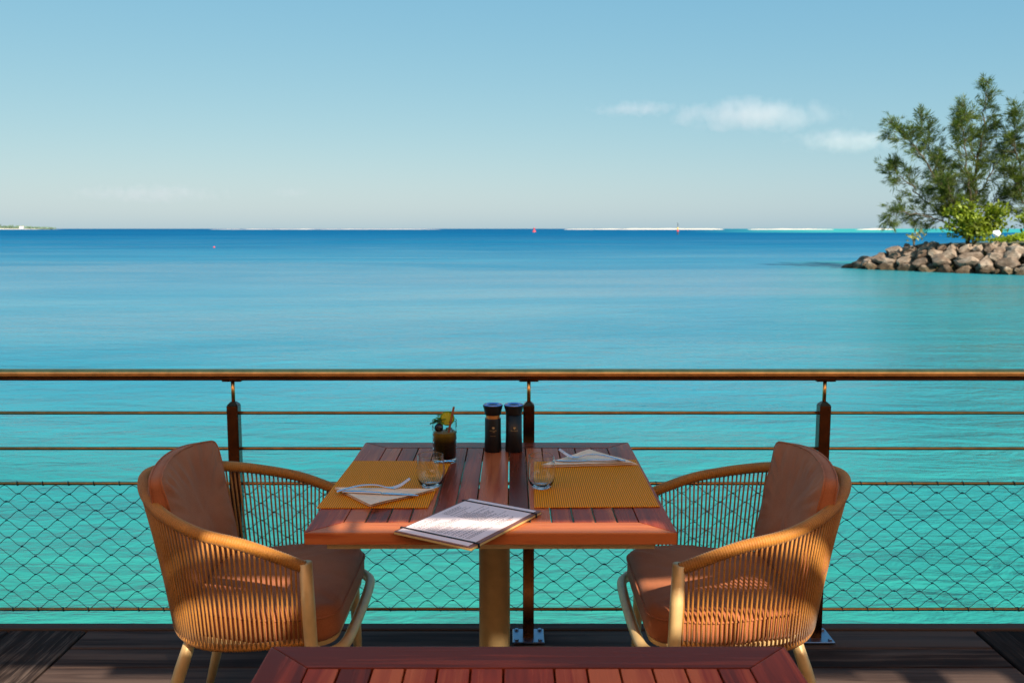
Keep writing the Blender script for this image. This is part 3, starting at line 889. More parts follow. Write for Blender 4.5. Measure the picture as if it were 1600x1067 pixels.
def water_glass(loc, label):
    Hh = 0.093
    out = [(0.0001, 0.0), (0.021, 0.0), (0.022, 0.0), (0.0245, 0.0008), (0.0265, 0.0022), (0.031, 0.009), (0.0365, 0.022), (0.0395, 0.036), (0.0402, 0.046), (0.0392, 0.062), (0.0372, 0.080), (0.03615, Hh - .0022), (0.0361, Hh - .0014), (0.0360, Hh - .0006)]
    inn = [(0.0356, Hh), (0.0351, Hh - .0006), (0.03512, Hh - .0014), (0.0352, Hh - .0022), (0.0363, 0.080), (0.0383, 0.062), (0.0393, 0.046), (0.0385, 0.036), (0.0354, 0.022), (0.0285, 0.0105), (0.015, 0.0072), (0.0001, 0.0065)]
    o = MB().lathe(out + inn, 56).build('water_glass', M['glass'], None, smooth=True, merge=True)
    o.location = loc
    return tag(o, label, 'glass', 'stemless water glasses')
water_glass((-.231, 2.551, TZ + .0032), 'empty stemless water glass on the left placemat, in front of the cocktail')
water_glass((.083, 2.541, TZ + .0032), 'empty stemless water glass at the inner corner of the right placemat')

# cocktail
dl = (-.212, 2.842, TZ + .001)
dr = tag(empty('cocktail_glass', dl), 'tall ribbed tumbler of dark layered cocktail on the table', 'glass')
Ho = 0.134
po = [(0.0001, 0.0), (0.033, 0.0), (0.0358, 0.002)]
for i in range(17):
    z = 0.008 + i * (Ho - 0.010) / 16
    po.append((0.0362 + 0.0028 * (i / 16) + (0.0009 if i % 2 and i < 14 else 0), z))
po.append((0.0391, Ho - 0.0012))
pi_ = [(0.0382, Ho), (0.0373, Ho - 0.0012), (0.0372, Ho - 0.002)] + [(0.0334 + 0.0034 * (k / 6), 0.014 + k * (Ho - 0.017) / 6) for k in range(6, -1, -1)] + [(0.0332, 0.0134), (0.0325, 0.0128), (0.030, 0.0126), (0.0001, 0.0125)]
MB().lathe(po + pi_, 48).build('tumbler', M['tumbler'], dr, smooth=True, merge=True)
lq = [(0.0001, 0.0132), (0.0300, 0.0135), (0.0333, 0.0150)] + [(0.0333 + 0.0024 * (k / 6), 0.016 + k * 0.080 / 6) for k in range(1, 7)] + [(0.0340, 0.0962), (0.0001, 0.0962)]
lo = MB().lathe(lq, 40).build('drink', M['liquid'], dr, smooth=False, merge=True)
lo.data.polygons.foreach_set('use_smooth', [True] * len(lo.data.polygons))
ice = MB()
for (x, y, z, a) in ((-.012, -.010, .094, .4), (.014, .006, .096, 1.0)):
    m4 = Matrix.Translation((x, y, z)) @ Matrix.Rotation(a, 4, 'Z') @ Matrix.Rotation(.4, 4, 'X')
    b0 = MB().box((-.010, -.010, -.010), (.010, .010, .010))
    ice.add([m4 @ Vector(v) for v in b0.v], b0.f)
ice.build('ice', M['glass'], dr, bevel=0.002)
st = MB().tube([(0.004, -.018, .05), (.030, -.004, .176)], .0036, 10, cap=False).build('straw', M['straw'], None, smooth=True)
st.location = dl; tag(st, 'brown drinking straw leaning in the cocktail glass', 'straw')
li = MB()
for (y0, y1) in ((-.0025, .0025),):
    pr = [(0.0001, y0), (.0215, y0), (.0232, y0 + .001), (.0232, y1 - .001), (.0215, y1), (0.0001, y1)]
    tmp = MB().lathe(pr, 36)
    li.add([(x, z, y) for x, y, z in tmp.v], [f[::-1] for f in tmp.f])
lm = li.build('lime_slice', M['lime'], None, merge=True)
lm.location = (dl[0] + .009, dl[1] - .004, dl[2] + .139)
lm.rotation_euler = (R(-12), R(6), R(16))
tag(lm, 'round yellow green lime slice on the rim of the cocktail glass', 'lime slice')
mt = tag(empty('mint_sprig', (dl[0] - .022, dl[1] - .010, dl[2] + .118)), 'green mint sprig at the left rim of the cocktail', 'mint')
MB().tube([(0.008, 0, -.02), (0, 0, 0), (-.006, -.002, .022)], .0013, 6).build('stem', M['mint'], mt)
rnd = random.Random(4)
for k in range(13):
    a = rnd.uniform(0, 6.28); el = rnd.uniform(-.2, 1.0); L = rnd.uniform(.018, .030)
    base = Vector((rnd.uniform(-.012, .008), rnd.uniform(-.008, .008), rnd.uniform(.004, .028)))
    dirv = Vector((math.cos(a) * math.cos(el), math.sin(a) * math.cos(el) * .8, math.sin(el)))
    sd = dirv.cross(Vector((0, 0, 1))).normalized(); up = sd.cross(dirv)
    vs, fs = [], []
    for i in range(6):
        f = i / 5; wv = .0085 * math.sin(math.pi * (f ** .8)) + .0002
        c = base + dirv * L * f - up * .006 * f * f
        vs += [c - sd * wv + up * .002, c - up * .0005, c + sd * wv + up * .002]
    for i in range(5):
        for j in range(2): fs.append((i*3+j, i*3+j+1, i*3+j+4, i*3+j+3))
    MB().add(vs, fs).build('leaf', M['mint'], mt, smooth=True)
bb = MB()
bb.lathe([(0.0001, -.013)] + [(.0135 * math.cos(a), .013 * math.sin(a)) for a in [R(-75 + 15 * k) for k in range(11)]] + [(0.0001, .013)], 20)
bo = bb.build('berry', M['berry'], None, smooth=True, merge=True)
bo.location = (dl[0] - .016, dl[1] - .020, dl[2] + .1135)
tag(bo, 'dark round berry tucked under the mint in the cocktail', 'berry')

# mills
def mill(loc, label, band):
    t = tag(empty('table_mill', loc), label, 'mill', 'black table mills')
    t.scale = (1, 1, 0.86)
    if band:
        MB().lathe([(0.0001, 0.0), (.0275, 0.0), (.0285, .0015), (.0268, .06), (.0264, .126), (.0255, .129), (.0001, .129)], 44).build('body', M['mill'], t, smooth=True, merge=True, bevel=0)
        MB().lathe([(0.0001, .1285), (.0232, .1285), (.0232, .1425), (.0001, .1425)], 44).build('neck_band', M['copper'], t, smooth=False, merge=True)
        MB().lathe([(.0001, .1425), (.0262, .1425), (.0272, .145), (.0288, .160), (.0325, .176), (.0328, .1785), (.0312, .180), (.0001, .180)], 44).build('head', M['mill'], t, smooth=True, merge=True)
    else:
        MB().lathe([(0.0001, 0.0), (.0275, 0.0), (.0285, .0015), (.0268, .06), (.0264, .142), (.0001, .1422)], 44).build('body', M['mill'], t, smooth=True, merge=True)
        MB().lathe([(.0001, .1425), (.0263, .1427), (.0270, .147), (.0288, .160), (.0325, .176), (.0328, .1785), (.0312, .180), (.0001, .180)], 44).build('head', M['mill'], t, smooth=True, merge=True)
    MB().lathe([(.0308, .1802), (.0300, .1825), (.0275, .1832), (.0240, .1830), (.0205, .1810), (.0165, .1796), (.0001, .1792)], 44).build('cap', M['mill_top'], t, smooth=True)
    def on(a, z, r=.0272): return (r * math.sin(a), -r * math.cos(a), z)
    r0 = .0274
    em = MB()
    # rounded leaf-crown mark on a short stalk
    n = 14
    ce = (0.08, .096)
    ring = []
    for k in range(n):
        an = 2 * math.pi * k / n
        ring.append(on(ce[0] + .165 * math.cos(an) * (1 + .08 * math.cos(5 * an)), ce[1] + .0040 * math.sin(an) * (1 + .08 * math.cos(5 * an)), r0))
    em.add([on(ce[0], ce[1], r0)] + ring, [(0, 1 + k, 1 + (k + 1) % n) for k in range(n)])
    em.add([on(ce[0] - .02, .0905, r0), on(ce[0] + .02, .0905, r0), on(ce[0] + .02, .0925, r0), on(ce[0] - .02, .0925, r0)], [(0, 1, 2, 3)])
    em.build('emblem', M['gold'], t)
    # small gold lettering under the mark (too small to read in the photograph)
    tx = MB()
    def stroke(a0, a1, z0, z1): tx.add([on(a0, z0, r0), on(a1, z0, r0), on(a1, z1, r0), on(a0, z1, r0)], [(0, 1, 2, 3)])
    a = -.36
    for q in range(7):
        tx_w = .07
        stroke(a, a + .028, .0830, .0868)
        if q % 3 != 1: stroke(a + .028, a + tx_w, .0860, .0868)
        if q % 2 == 0: stroke(a + .028, a + tx_w, .0845, .0851)
        if q % 3 == 1: stroke(a + .028, a + tx_w, .0830, .0837)
        a += .125
    if band:
        for k in range(5): stroke(-.02 + k * .06, .02 + k * .06, .0785 + .0006 * (k % 2), .0800 + .0008 * (k % 3))
        for k in range(9): stroke(-.28 + k * .075, -.24 + k * .075, .0640, .0652)
    tx.build('lettering', M['gold'], t)
    return t
mill((-.063, 2.984, TZ + .001), 'black table mill with a copper band round its neck', True)
mill((.006, 2.984, TZ + .001), 'plain black table mill without a band, nearest the railing post', False)

# menu
A, B_, C_, D_ = (Vector((-.282, 2.144)), Vector((-.112, 2.420)), Vector((.058, 2.306)), Vector((-.080, 2.027)))
ex = (B_ - A).normalized(); ang = math.atan2(ex.y, ex.x)
cen = (A + B_ + C_ + D_) / 4
me_t = tag(empty('menu', (cen.x, cen.y, TZ + .001), ang), 'paper menu strapped to a wooden board, overhanging the near table edge', 'menu')
lx, ly = .324 / 2, .224 / 2
MB().box((-lx, -ly, 0), (lx, ly, .0052)).build('board_core', M['board_edge'], me_t, bevel=.0008)
MB().box((-lx + .0004, -ly + .0004, .0053), (lx - .0004, ly - .0004, .0075)).build('board_face', M['board'], me_t, bevel=.0006)
pp = MB().box((-lx + .006, -ly + .012, .0077), (lx - .007, ly - .007, .0086)).build('page', M['paper'], me_t)
for x in (-lx + .030, lx - .030):
    eb = MB()
    yy, z0, z1 = ly + .0012, -.0012, .0102
    for (a, b) in (((x - .0028, -yy, .0088), (x + .0028, yy, z1)), ((x - .0028, -yy - .0014, z0), (x + .0028, -yy, z1)), ((x - .0028, yy, z0), (x + .0028, yy + .0014, z1))):
        eb.box(a, b)
    eb.build('elastic_band', M['elastic'], me_t)
ink = MB()
rnd = random.Random(21)
for col in range(2):
    x0 = -lx + .046 + col * .122
    y = ly - .022
    while y > -ly + .03:
        L = rnd.uniform(.04, .105)
        x = x0
        while x < x0 + L:
            wl = rnd.uniform(.004, .013)
            ink.add([(x, y, .00872), (x + wl, y, .00872), (x + wl, y + .0016, .00872), (x, y + .0016, .00872)], [(0, 1, 2, 3)])
            x += wl + .0022
        y -= rnd.choice((.0042, .0042, .0042, .0085))
tx_o = ink.build('print', M['ink'], pp); tx_o['kind'] = 'stuff'
lg = MB()
lpts = [(-.010, .0), (-.004, .0035), (.0, -.001), (.005, .004), (.010, .001)]
lg.tube([(x + .055, y - ly + .030, .0089) for x, y in lpts], .0009, 4, flat=(.3, 1))
lg.tube([(.045, -ly + .024, .0089), (.064, -ly + .026, .0089)], .0006, 4, flat=(.3, 1))
lg.build('logo', M['logo_ink'], pp)

# ------------------------------------------------------------------ rocky point with trees
def ico(sub):
    bm = bmesh.new(); bmesh.ops.create_icosphere(bm, subdivisions=sub, radius=1)
    v = [x.co.copy() for x in bm.verts]; f = [[y.index for y in x.verts] for x in bm.faces]; bm.free()
    return v, f
IV, IF = ico(3)
def boulder_mesh(seed):
    rnd = random.Random(seed)
    pl = []
    for _ in range(15):                                   # cut flats, as quarried rock has
        d = Vector((rnd.gauss(0, 1), rnd.gauss(0, 1), rnd.gauss(0, 1))).normalized()
        pl.append((d, rnd.uniform(.52, .84)))
    vs = []
    for v in IV:
        p = v.copy() * 1.05
        for d, k in pl:
            q = p.dot(d)
            if q > k: p -= d * (q - k) * 0.97
        p *= 1 + 0.09 * mnoise.noise(v * 2.2 + Vector((seed * 3.1, 0, 0))) + 0.03 * mnoise.noise(v * 6 + Vector((seed, 2, 0)))
        vs.append(p)
    me = MB().add(vs, IF).mesh('stone', smooth=False)
    me.materials.append(M['rock'])
    return me
BM = [boulder_mesh(s) for s in range(10)]
shore = [Vector((22.4, 62.3)), Vector((23.2, 60.0)), Vector((24.6, 57.6)), Vector((26.6, 54.6)), Vector((28.8, 52.4)), Vector((32.0, 51.2)), Vector((36.5, 51.0)), Vector((42, 51.5))]
P3 = [Vector((p.x, p.y, 0)) for p in shore]
SP, SL = resample(catmull(P3, 16), 400)
def shore_at(d):
    i = min(398, max(0, int(d / SL * 399)))
    t = (SP[i+1] - SP[i]).normalized()
    return SP[i].copy(), t, Vector((-t.y, t.x, 0))        # point, along, inland
wallt = tag(empty('rock_wall', (28.8, 52.4, SEA)), 'brown boulder wall round the point at the right', 'rock wall')
rnd = random.Random(12)
def top_h(d): return 1.62 * min(1, (d / 4.2) ** 0.6)
nrock = 0
def put_stone(p, sx, sy, sz, rz, tilt=0.15):
    o = bpy.data.objects.new('stone', rnd.choice(BM)); COL.objects.link(o); o.parent = wallt
    o.location = (p.x - 28.8, p.y - 52.4, p.z)
    o.scale = (sx, sy, sz); o.rotation_euler = (rnd.uniform(-tilt, tilt), rnd.uniform(-tilt, tilt), rz)
for course, (zf, back, sz) in enumerate(((0.06, 0.0, .46), (0.34, .22, .44), (0.62, .50, .42), (0.84, 0.95, .34), (0.92, 1.7, .30))):
    d = -0.2 + course * 0.45
    while d < SL - 0.6:
        wd = rnd.choice((rnd.uniform(.34, .55), rnd.uniform(.5, .95))) * (1.0 if course < 3 else .8)
        p, tdir, inn = shore_at(d + wd)
        hh = top_h(max(0.05, d + wd - course * .25))
        z = hh * zf + rnd.uniform(-.06, .06)
        p = p + inn * (back + rnd.uniform(-.12, .15)); p.z = z
        k = min(1, hh / 1.2 + .35)
        put_stone(p, wd * 1.05, .60 * k, sz * rnd.uniform(.85, 1.15) * k, math.atan2(tdir.y, tdir.x) + rnd.uniform(-.2, .2))
        d += wd * 1.84
for _ in range(34):                                       # small stones in the joints and on the crest
    d = rnd.uniform(.6, SL - 8); p, tdir, inn = shore_at(d)
    c = rnd.random(); p = p + inn * (c * 2.6 - .25); p.z = top_h(d) * min(.98, .1 + c * 1.05)
    s_ = rnd.uniform(.2, .34); put_stone(p, s_ * 1.3, s_, s_ * .8, rnd.uniform(0, 6.28), .4)
# land behind the wall
gv, gf = [], []
ND, NI = 60, 14
for i in range(ND):
    d = SL * i / (ND - 1); p, tdir, inn = shore_at(d)
    for j in range(NI):
        u_ = j / (NI - 1)
        q = p + inn * (0.95 + u_ * u_ * 16)
        z = SEA - 0.3 + (top_h(d) + .10) * min(1, u_ * 4.2) + .25 * min(1, u_ * 2) * (1 + .5 * mnoise.noise(q * .3)) * min(1, d / 5)
        gv.append((q.x, q.y, z))
for i in range(ND - 1):
    for j in range(NI - 1):
        gf.append((i*NI+j, (i+1)*NI+j, (i+1)*NI+j+1, i*NI+j+1))
tag(MB().add(gv, gf).build('point_of_land', M['soil'], None, smooth=True), kind='structure')

GZ = 0.80
def needle(mb, p, d, L, wd, rnd):
    s = d.cross(Vector((rnd.gauss(0, 1), rnd.gauss(0, 1), rnd.gauss(0, 1))))
    if s.length < 1e-4: return
    s = s.normalized() * wd
    m = p + d * L * .5 + Vector((0, 0, -.02)); e = p + d * L + Vector((0, 0, -.10 * L))
    mb.add([p, m - s, m + s, e], [(0, 1, 2), (1, 3, 2)])

def casuarina(name, loc, limbs, label, seed, dens=1.0):
    rnd = random.Random(seed)
    t = tag(empty(name, loc), label, 'tree', 'casuarina trees on the rocky point')
    wood_, leaf = MB(), MB()
    def tuft(p, d, n, spread, L):
        for _ in range(n):
            q = (d + Vector((rnd.gauss(0, spread), rnd.gauss(0, spread), rnd.gauss(0, spread * .8)))).normalized()
            needle(leaf, p + Vector((rnd.gauss(0, .05), rnd.gauss(0, .05), rnd.gauss(0, .05))), q, L * rnd.uniform(.6, 1.25), .017, rnd)
    for (pts, r0, start, sublen, nsub) in limbs:
        path = catmull(pts, 8)
        m = len(path)
        path = [p + Vector((rnd.gauss(0, .05), rnd.gauss(0, .08), rnd.gauss(0, .04))) * (1 if i else 0) for i, p in enumerate(path)]
        wood_.tube(path, [r0 * (1 - .88 * i / (m - 1)) for i in range(m)], 7)
        for k in range(int(nsub)):
            f = start + (1 - start) * (k + rnd.random()) / nsub
            i = min(m - 2, int(f * (m - 1)))
            p = path[i].lerp(path[i+1], f * (m - 1) - i)
            ax = (path[i+1] - path[i]).normalized()
            a = rnd.uniform(0, 6.28)
            side = ax.cross(Vector((math.cos(a), math.sin(a), .3))).normalized()
            dv = (ax * rnd.uniform(.35, .9) + side * rnd.uniform(.5, 1.0) + Vector((0, 0, .22))).normalized()
            L = sublen * rnd.uniform(.45, 1.1) * (1 - .45 * (f - start) / (1 - start + 1e-6))
            sp = []
            q = p.copy(); dd = dv.copy()
            nseg = 5
            for _ in range(nseg + 1):
                sp.append(q.copy()); q = q + dd * L / nseg
                dd = (dd + Vector((rnd.gauss(0, .16), rnd.gauss(0, .16), rnd.gauss(0.02, .14)))).normalized()
            wood_.tube(sp, [.022 * (1 - .8 * j / nseg) for j in range(nseg + 1)], 4)
            for j in range(1, nseg + 1):
                dd = (sp[j] - sp[j-1]).normalized()
                if rnd.random() < .16: continue
                for _ in range(2):
                    tw = (dd + Vector((rnd.gauss(0, .6), rnd.gauss(0, .6), rnd.gauss(.15, .5)))).normalized()
                    tl = rnd.uniform(.18, .42)
                    e = sp[j] + tw * tl
                    wood_.tube([sp[j], e], [.008, .004], 3, cap=False)
                    tuft(e, tw, int(11 * dens), .38, .42)
                tuft(sp[j], dd, int(6 * dens), .42, .38)
        tuft(path[-1], (path[-1] - path[-2]).normalized(), int(22 * dens), .45, .34)
    b = wood_.build('trunk', M['bark'], t, smooth=True)
    c = leaf.build('crown', M['casuarina'], t); c['kind'] = 'stuff'
    return t
# limbs: (points, base radius, where side branches start, their length, how many)
casuarina('casuarina_tree', (28.6, 58.0, GZ), [
    ([(0, 0, -.3), (.05, 0, 2.0), (.25, .1, 4.6), (.45, .1, 6.8), (.7, .2, 9.6)], .13, .22, 0.85, 40),
    ([(0, 0, 0), (-.9, -.3, 1.3), (-2.3, -.5, 3.4), (-3.9, -.6, 5.6), (-5.3, -.7, 6.9)], .10, .25, 1.5, 34),
    ([(0, 0, .2), (-.6, .3, 1.6), (-1.5, .5, 3.6), (-2.4, .7, 5.6), (-3.1, .8, 7.5)], .10, .28, 1.4, 34),
    ([(0, 0, 0), (-1.2, .2, 1.1), (-2.8, .4, 2.5), (-4.3, .4, 3.9), (-5.0, .4, 4.6)], .08, .25, 1.3, 28),
    ([(0, 0, 0), (-1.2, -.2, .9), (-2.8, -.2, 1.4), (-4.2, -.1, 1.7), (-5.3, 0, 1.5)], .07, .3, 1.1, 22),
    ([(0, 0, .4), (-.2, -.4, 2.0), (-.8, -.8, 4.2), (-1.2, -1.1, 6.2), (-1.3, -1.2, 7.7)], .08, .3, 1.2, 28),
    ([(0, 0, 1.2), (.5, .2, 2.6), (1.3, .3, 4.2), (2.0, .4, 5.4), (2.6, .5, 6.0)], .06, .4, 1.0, 18),
    ([(0, 0, .6), (.8, .2, 1.7), (1.7, .3, 2.4), (2.6, .3, 2.6)], .06, .35, 1.0, 18),
    ([(0, 0, .1), (-.8, -.6, 1.4), (-1.7, -1.0, 2.6), (-2.4, -1.3, 3.4)], .06, .2, 1.2, 26),
    ([(.2, 0, 4.2), (.0, .3, 5.4), (-.5, .5, 6.6), (-.9, .6, 8.0)], .05, .3, .9, 14),
], 'sparse casuarina tree leaning left, with a tall thin leader', 5)
casuarina('casuarina_tree', (32.5, 57.0, GZ), [
    ([(0, 0, -.3), (.1, 0, 2.5), (.0, .1, 5.5), (-.2, .1, 7.5), (-.3, .2, 9.4)], .14, .3, 1.5, 44),
    ([(0, 0, .5), (-.6, .2, 2.2), (-1.3, .3, 4.2), (-1.9, .3, 6.2), (-1.9, .3, 7.8)], .09, .3, 1.3, 30),
    ([(0, 0, .5), (-.9, -.2, 1.7), (-1.7, -.3, 3.0), (-2.3, -.3, 4.2)], .07, .3, 1.2, 24),
    ([(0, 0, .5), (.9, .2, 2.4), (2.1, .3, 4.5), (3.0, .3, 6.5)], .09, .3, 1.3, 26),
    ([(0, 0, .2), (1.2, -.2, 1.5), (2.5, -.3, 2.4)], .07, .3, 1.2, 18),
], 'casuarina tree cut off by the right edge of the view', 11)

def leafy(name, loc, rx, ry, rz, n, size, mat, label, seed, cat='bush', stems=6, group=None):
    rnd = random.Random(seed)
    t = tag(empty(name, loc), label, cat, group)
    st_, lf = MB(), MB()
    ends = []
    for k in range(stems):
        a = rnd.uniform(0, 6.28); r = rnd.uniform(.3, .85)
        e = Vector((rx * r * math.cos(a), ry * r * math.sin(a), rz * rnd.uniform(.9, 1.75)))
        pth = catmull([(0, 0, -.2), e * .4 + Vector((0, 0, .15)), e], 5)
        st_.tube(pth, [.045 * (1 - .7 * i / (len(pth)-1)) for i in range(len(pth))], 5)
        ends += pth[4:]
    clumps = [Vector((rx * rnd.uniform(-.85, .85), ry * rnd.uniform(-.85, .85), rz * (1 + rnd.uniform(-.8, .85)))) for _ in range(26)]
    clumps = [c for c in clumps if (c.x/rx)**2 + (c.y/ry)**2 + ((c.z-rz)/rz)**2 < 1.15] + ends
    for _ in range(n):
        c = rnd.choice(clumps)
        p = c + Vector((rnd.gauss(0, rx * .15), rnd.gauss(0, ry * .15), rnd.gauss(0, rz * .15)))
        if p.z < .02: p.z = rnd.uniform(.02, .2)
        d = Vector((rnd.gauss(0, 1), rnd.gauss(0, 1), rnd.gauss(.5, .7))).normalized()
        s = d.cross(Vector((rnd.gauss(0, .4), rnd.gauss(0, .4), 1))).normalized()
        L = size * rnd.uniform(.6, 1.2); wd = L * .26
        up = s.cross(d) * L * .08
        lf.add([p, p + d * L * .35 - s * wd + up, p + d * L * .35 + s * wd + up, p + d * L * .75 - s * wd * .8 + up, p + d * L * .75 + s * wd * .8 + up, p + d * L],
               [(0, 1, 2), (1, 3, 4, 2), (3, 5, 4)])
    st_.build('stem', M['bark'], t, smooth=True)
    o = lf.build('foliage', mat, t); o['kind'] = 'stuff'
    return t
leafy('shrub', (27.7, 55.6, .72), 1.85, 1.1, 1.2, 2500, .30, M['bush'], 'round bright green broad-leaved shrub below the leaning casuarina', 2, group='shrubs on the rocky point')
leafy('shrub', (31.2, 55.2, .85), 1.25, 1.0, .85, 900, .28, M['bush'], 'dark green shrub at the right edge of the view, above the creeper', 6, group='shrubs on the rocky point')
leafy('plant', (24.9, 57.4, .66), .55, .4, .33, 46, .30, M['pale_leaf'], 'small pale leafy plant standing alone on the boulder wall', 8, cat='plant', stems=4)
# creeper along the crest: nobody could count its leaves
rnd = random.Random(31)
cr = MB()
for _ in range(4200):
    d = rnd.uniform(9.0, SL - 1.5); p, tdir, inn = shore_at(d)
    u_ = rnd.uniform(1.5, 4.6)
    p = p + inn * u_
    env = .45 * min(1, (d - 8.6) / 2.5) * (0.7 + .6 * mnoise.noise(Vector((p.x * .9, p.y * .9, 0))))
    p.z = GZ - .12 + max(0.03, env) * 1.5 * rnd.random() ** .6
    dv = Vector((rnd.gauss(0, 1), rnd.gauss(0, 1), rnd.gauss(.7, .6))).normalized()
    s = dv.cross(Vector((rnd.gauss(0, .5), rnd.gauss(0, .5), 1))).normalized()
    L = rnd.uniform(.12, .24); wd = L * .32
    cr.add([p, p + dv * L * .5 - s * wd, p + dv * L, p + dv * L * .5 + s * wd], [(0, 1, 2, 3)])
tag(cr.build('creeper', M['creeper']), kind='stuff')
ws = bpy.data.objects.new('boulder', None)
wm = BM[3].copy(); wm.materials.clear(); wm.materials.append(M['white_stone'])
ws = bpy.data.objects.new('boulder', wm); COL.objects.link(ws)
ws.location = (28.35, 54.3, 1.22); ws.scale = (.28, .25, .21)
tag(ws, 'small white boulder among the green creeper', 'boulder')

# ------------------------------------------------------------------ far things
def px(x, Y): return (x - 800) * Y / 1440
def far_bar(x0, x1, Y, h, label, name='sandbar'):
    X0, X1 = px(x0, Y), px(x1, Y)
    n = 60; vs, fs = [], []
    for i in range(n + 1):
        u_ = i / n; X = X0 + (X1 - X0) * u_
        e = min(1, 8 * u_, 8 * (1 - u_)) ** .5
        hh = h * e * (.65 + .5 * mnoise.noise(Vector((X * .02, Y, 0))) + .15 * mnoise.noise(Vector((X * .1, Y, 3))))
        for (dy, k) in ((-25 * e - 2, -.15), (-8 * e, .6), (0, 1), (18 * e, .5), (40 * e + 2, -.15)):
            vs.append((X, Y + dy, SEA + hh * k))
    for i in range(n):
        for j in range(4): fs.append((i*5+j, (i+1)*5+j, (i+1)*5+j+1, i*5+j+1))
    o = MB().add(vs, fs).build(name, M['sand'], None, smooth=True)
    if label: tag(o, label, 'sandbar', 'sandbars along the reef')
    o['kind'] = 'structure'
    return o
far_bar(880, 1000, 2600, 3.2, None); far_bar(968, 1130, 2500, 4.6, None); far_bar(1165, 1300, 2300, 3.4, None); far_bar(1335, 1395, 2100, 3.4, None)
far_bar(330, 690, 3000, 2.2, None)

# low wooded headland at the far left
Yh = 3600
isl = tag(empty('headland', (px(-60, Yh), Yh, SEA)), kind='structure')
hv, hf = [], []
n = 50
X0, X1 = px(-420, Yh), px(78, Yh)
for i in range(n + 1):
    u_ = i / n; X = X0 + (X1 - X0) * u_
    e = min(1, 5 * (1 - u_)) ** .6
    for (dy, k) in ((-60, -.1), (-30, .7), (0, 1), (60, .8), (140, -.1)):
        hv.append((X - px(-60, Yh), dy, 4.5 * e * k))
for i in range(n):
    for j in range(4): hf.append((i*5+j, (i+1)*5+j, (i+1)*5+j+1, i*5+j+1))
MB().add(hv, hf).build('land', M['sand'], isl, smooth=True)
rnd = random.Random(3)
fo = MB()
for _ in range(1500):
    u_ = rnd.random(); X = X0 + (X1 - X0) * u_ - px(-60, Yh)
    e = min(1, 4 * (1 - u_)) ** .7
    hh = (10 + 8 * rnd.random() ** 2) * e + 2
    c = Vector((X, rnd.uniform(-20, 90), rnd.uniform(.2, 1) * hh + 2))
    for _ in range(3):
        d = Vector((rnd.gauss(0, 1), rnd.gauss(0, 1), rnd.gauss(0, 1))).normalized() * 5
        s = d.cross(Vector((rnd.gauss(0, 1), rnd.gauss(0, 1), rnd.gauss(0, 1)))).normalized() * 3
        fo.add([c - d, c + s, c + d, c - s], [(0, 1, 2, 3)])
fo.build('far_wood', M['island_green'], isl)['kind'] = 'stuff'
bt = tag(empty('house', (px(13, 3400), 3520, SEA + 3)), 'tiny white house on the shore of the far headland', 'house')
MB().box((-7, -5, 0), (7, 5, 5)).build('wall', M['white_paint'], bt)
MB().add([(-8, -6, 5.05), (8, -6, 5.05), (8, 6, 5.05), (-8, 6, 5.05), (-8, 0, 8.5), (8, 0, 8.5)], [(0, 1, 5, 4), (2, 3, 4, 5), (0, 4, 3), (1, 2, 5), (3, 2, 1, 0)]).build('roof', M['sand'], bt)

# red channel buoy, marker pole, small float
b1 = tag(empty('buoy', (px(834.5, 700), 700, SEA)), 'red channel buoy on the horizon above the table mills', 'buoy')
MB().lathe([(.001, -.6), (1.2, -.6), (1.4, 0), (1.3, .7), (.8, 1.0), (.001, 1.0)], 16).build('float', M['buoy_red'], b1, smooth=True)
MB().lathe([(.7, .9), (.45, 2.1), (.40, 2.5), (.7, 2.55), (.7, 3.2), (.001, 3.3)], 12).build('tower', M['buoy_red'], b1)
b2 = tag(empty('marker_pole', (px(1057, 420), 420, SEA)), 'dark channel marker pole with a yellow top, far out on the right', 'marker')
MB().lathe([(.001, -1), (.45, -1), (.45, .5), (.12, .7), (.12, 5.3), (.001, 5.3)], 12).build('pole', M['pole'], b2)
MB().lathe([(.13, 1.2), (.5, 1.3), (.5, 2.0), (.13, 2.1)], 12).build('band', M['buoy_red'], b2)
MB().lathe([(.13, 2.3), (.42, 2.4), (.3, 3.1), (.13, 3.2)], 12).build('top_mark', M['yellow'], b2)
b3 = MB().lathe([(.001, -.2), (.25, -.18), (.40, .05), (.36, .3), (.15, .48), (.001, .5)], 14).build('float', M['buoy_red'], None, smooth=True, merge=True)
b3.scale = (.36, .36, .36); b3.location = (px(337, 128), 128, SEA); tag(b3, 'small orange float alone on the water at the left', 'float')

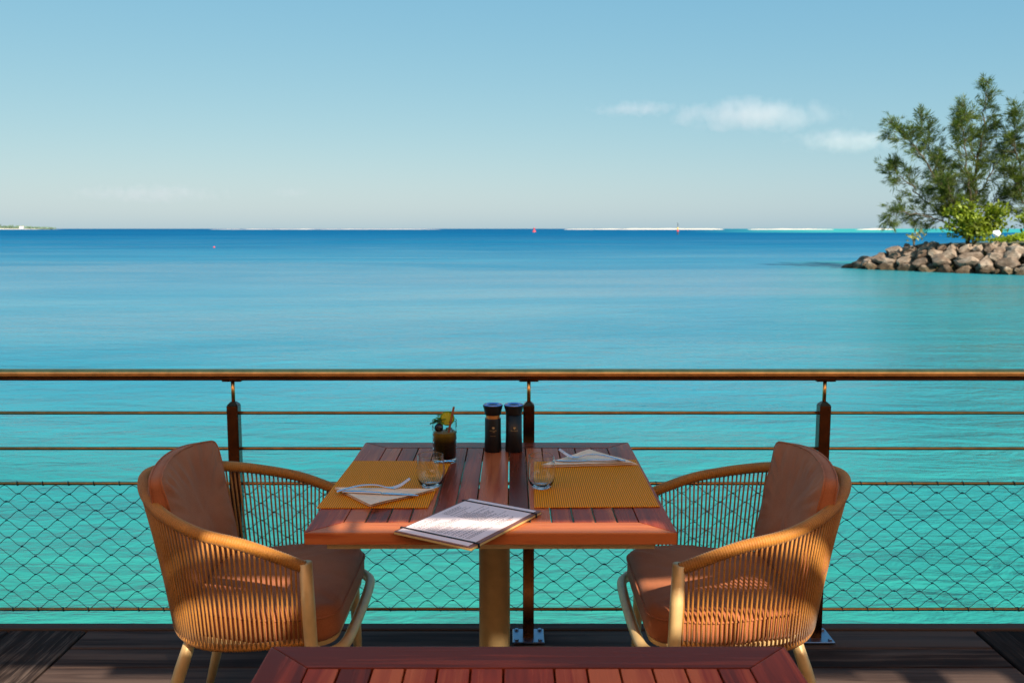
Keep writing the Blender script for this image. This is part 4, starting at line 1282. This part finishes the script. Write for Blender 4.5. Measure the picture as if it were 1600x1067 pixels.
# ------------------------------------------------------------------ clouds
def cloud(x0, x1, y0, y1, Y, dens, label, seed, group='clouds above the horizon', nscale=4.0, thr=0.40):
    def el(y): return math.tan(math.atan((533.5 - y) / 1440) - R(6.97)) * Y + 1.5
    X0, X1, Z1, Z0 = px(x0, Y) , px(x1, Y), el(y0), el(y1)
    cx, cz = (X0 + X1) / 2, (Z0 + Z1) / 2
    hx, hz = (X1 - X0) / 2, (Z1 - Z0) / 2
    v, f = ico(3) if False else (IV, IF)
    o = MB().add(v, f).build('cloud', None, None)
    o.location = (cx, Y, cz); o.scale = (hx, hz * 1.6, hz)
    s = NT('cloud_vapour')
    tc = s.n('ShaderNodeTexCoord')
    mp = s.n('ShaderNodeMapping'); mp.inputs['Scale'].default_value = (hx / hz * .5, .8, .5); mp.inputs['Location'].default_value = (seed * 3.7, seed, 0)
    s.l(tc.outputs['Object'], mp.inputs['Vector'])
    nz = s.noise(mp.outputs['Vector'], nscale * .5, 6, .58, .3)
    ln = s.n('ShaderNodeVectorMath', operation='LENGTH'); s.l(tc.outputs['Object'], ln.inputs[0])
    fall = s.math('SUBTRACT', 1.0, ln.outputs['Value'], clamp=True)
    a = s.math('SUBTRACT', s.math('ADD', s.math('MULTIPLY', fall, 0.55), nz), thr + .25, clamp=True)
    pv = s.n('ShaderNodeVolumePrincipled')
    pv.inputs['Color'].default_value = (1, .90, .88, 1)
    pv.inputs['Anisotropy'].default_value = 0.0
    s.l(s.math('MULTIPLY', a, dens), pv.inputs['Density'])
    s.l(pv.outputs[0], s.out.inputs['Volume'])
    o.data.materials.append(s.m)
    tag(o, label, 'cloud', group)
    return o
cloud(905, 1075, 155, 186, 4000, .013, 'thin left wisp of the white cloud streak', 1, thr=.34)
cloud(1015, 1325, 148, 214, 4000, .0125, 'broad middle cloud of the streak in the right half of the sky', 2, thr=.34)
cloud(1205, 1430, 198, 244, 4000, .015, 'lowest white cloud, left of the casuarina tree', 3, thr=.34)
cloud(80, 390, 284, 322, 6000, .0045, 'faint low cloud bank just above the horizon at the left', 4, thr=.34)
cloud(415, 500, 290, 312, 6000, .004, 'small faint cloud to the right of the low cloud bank', 5, thr=.36)
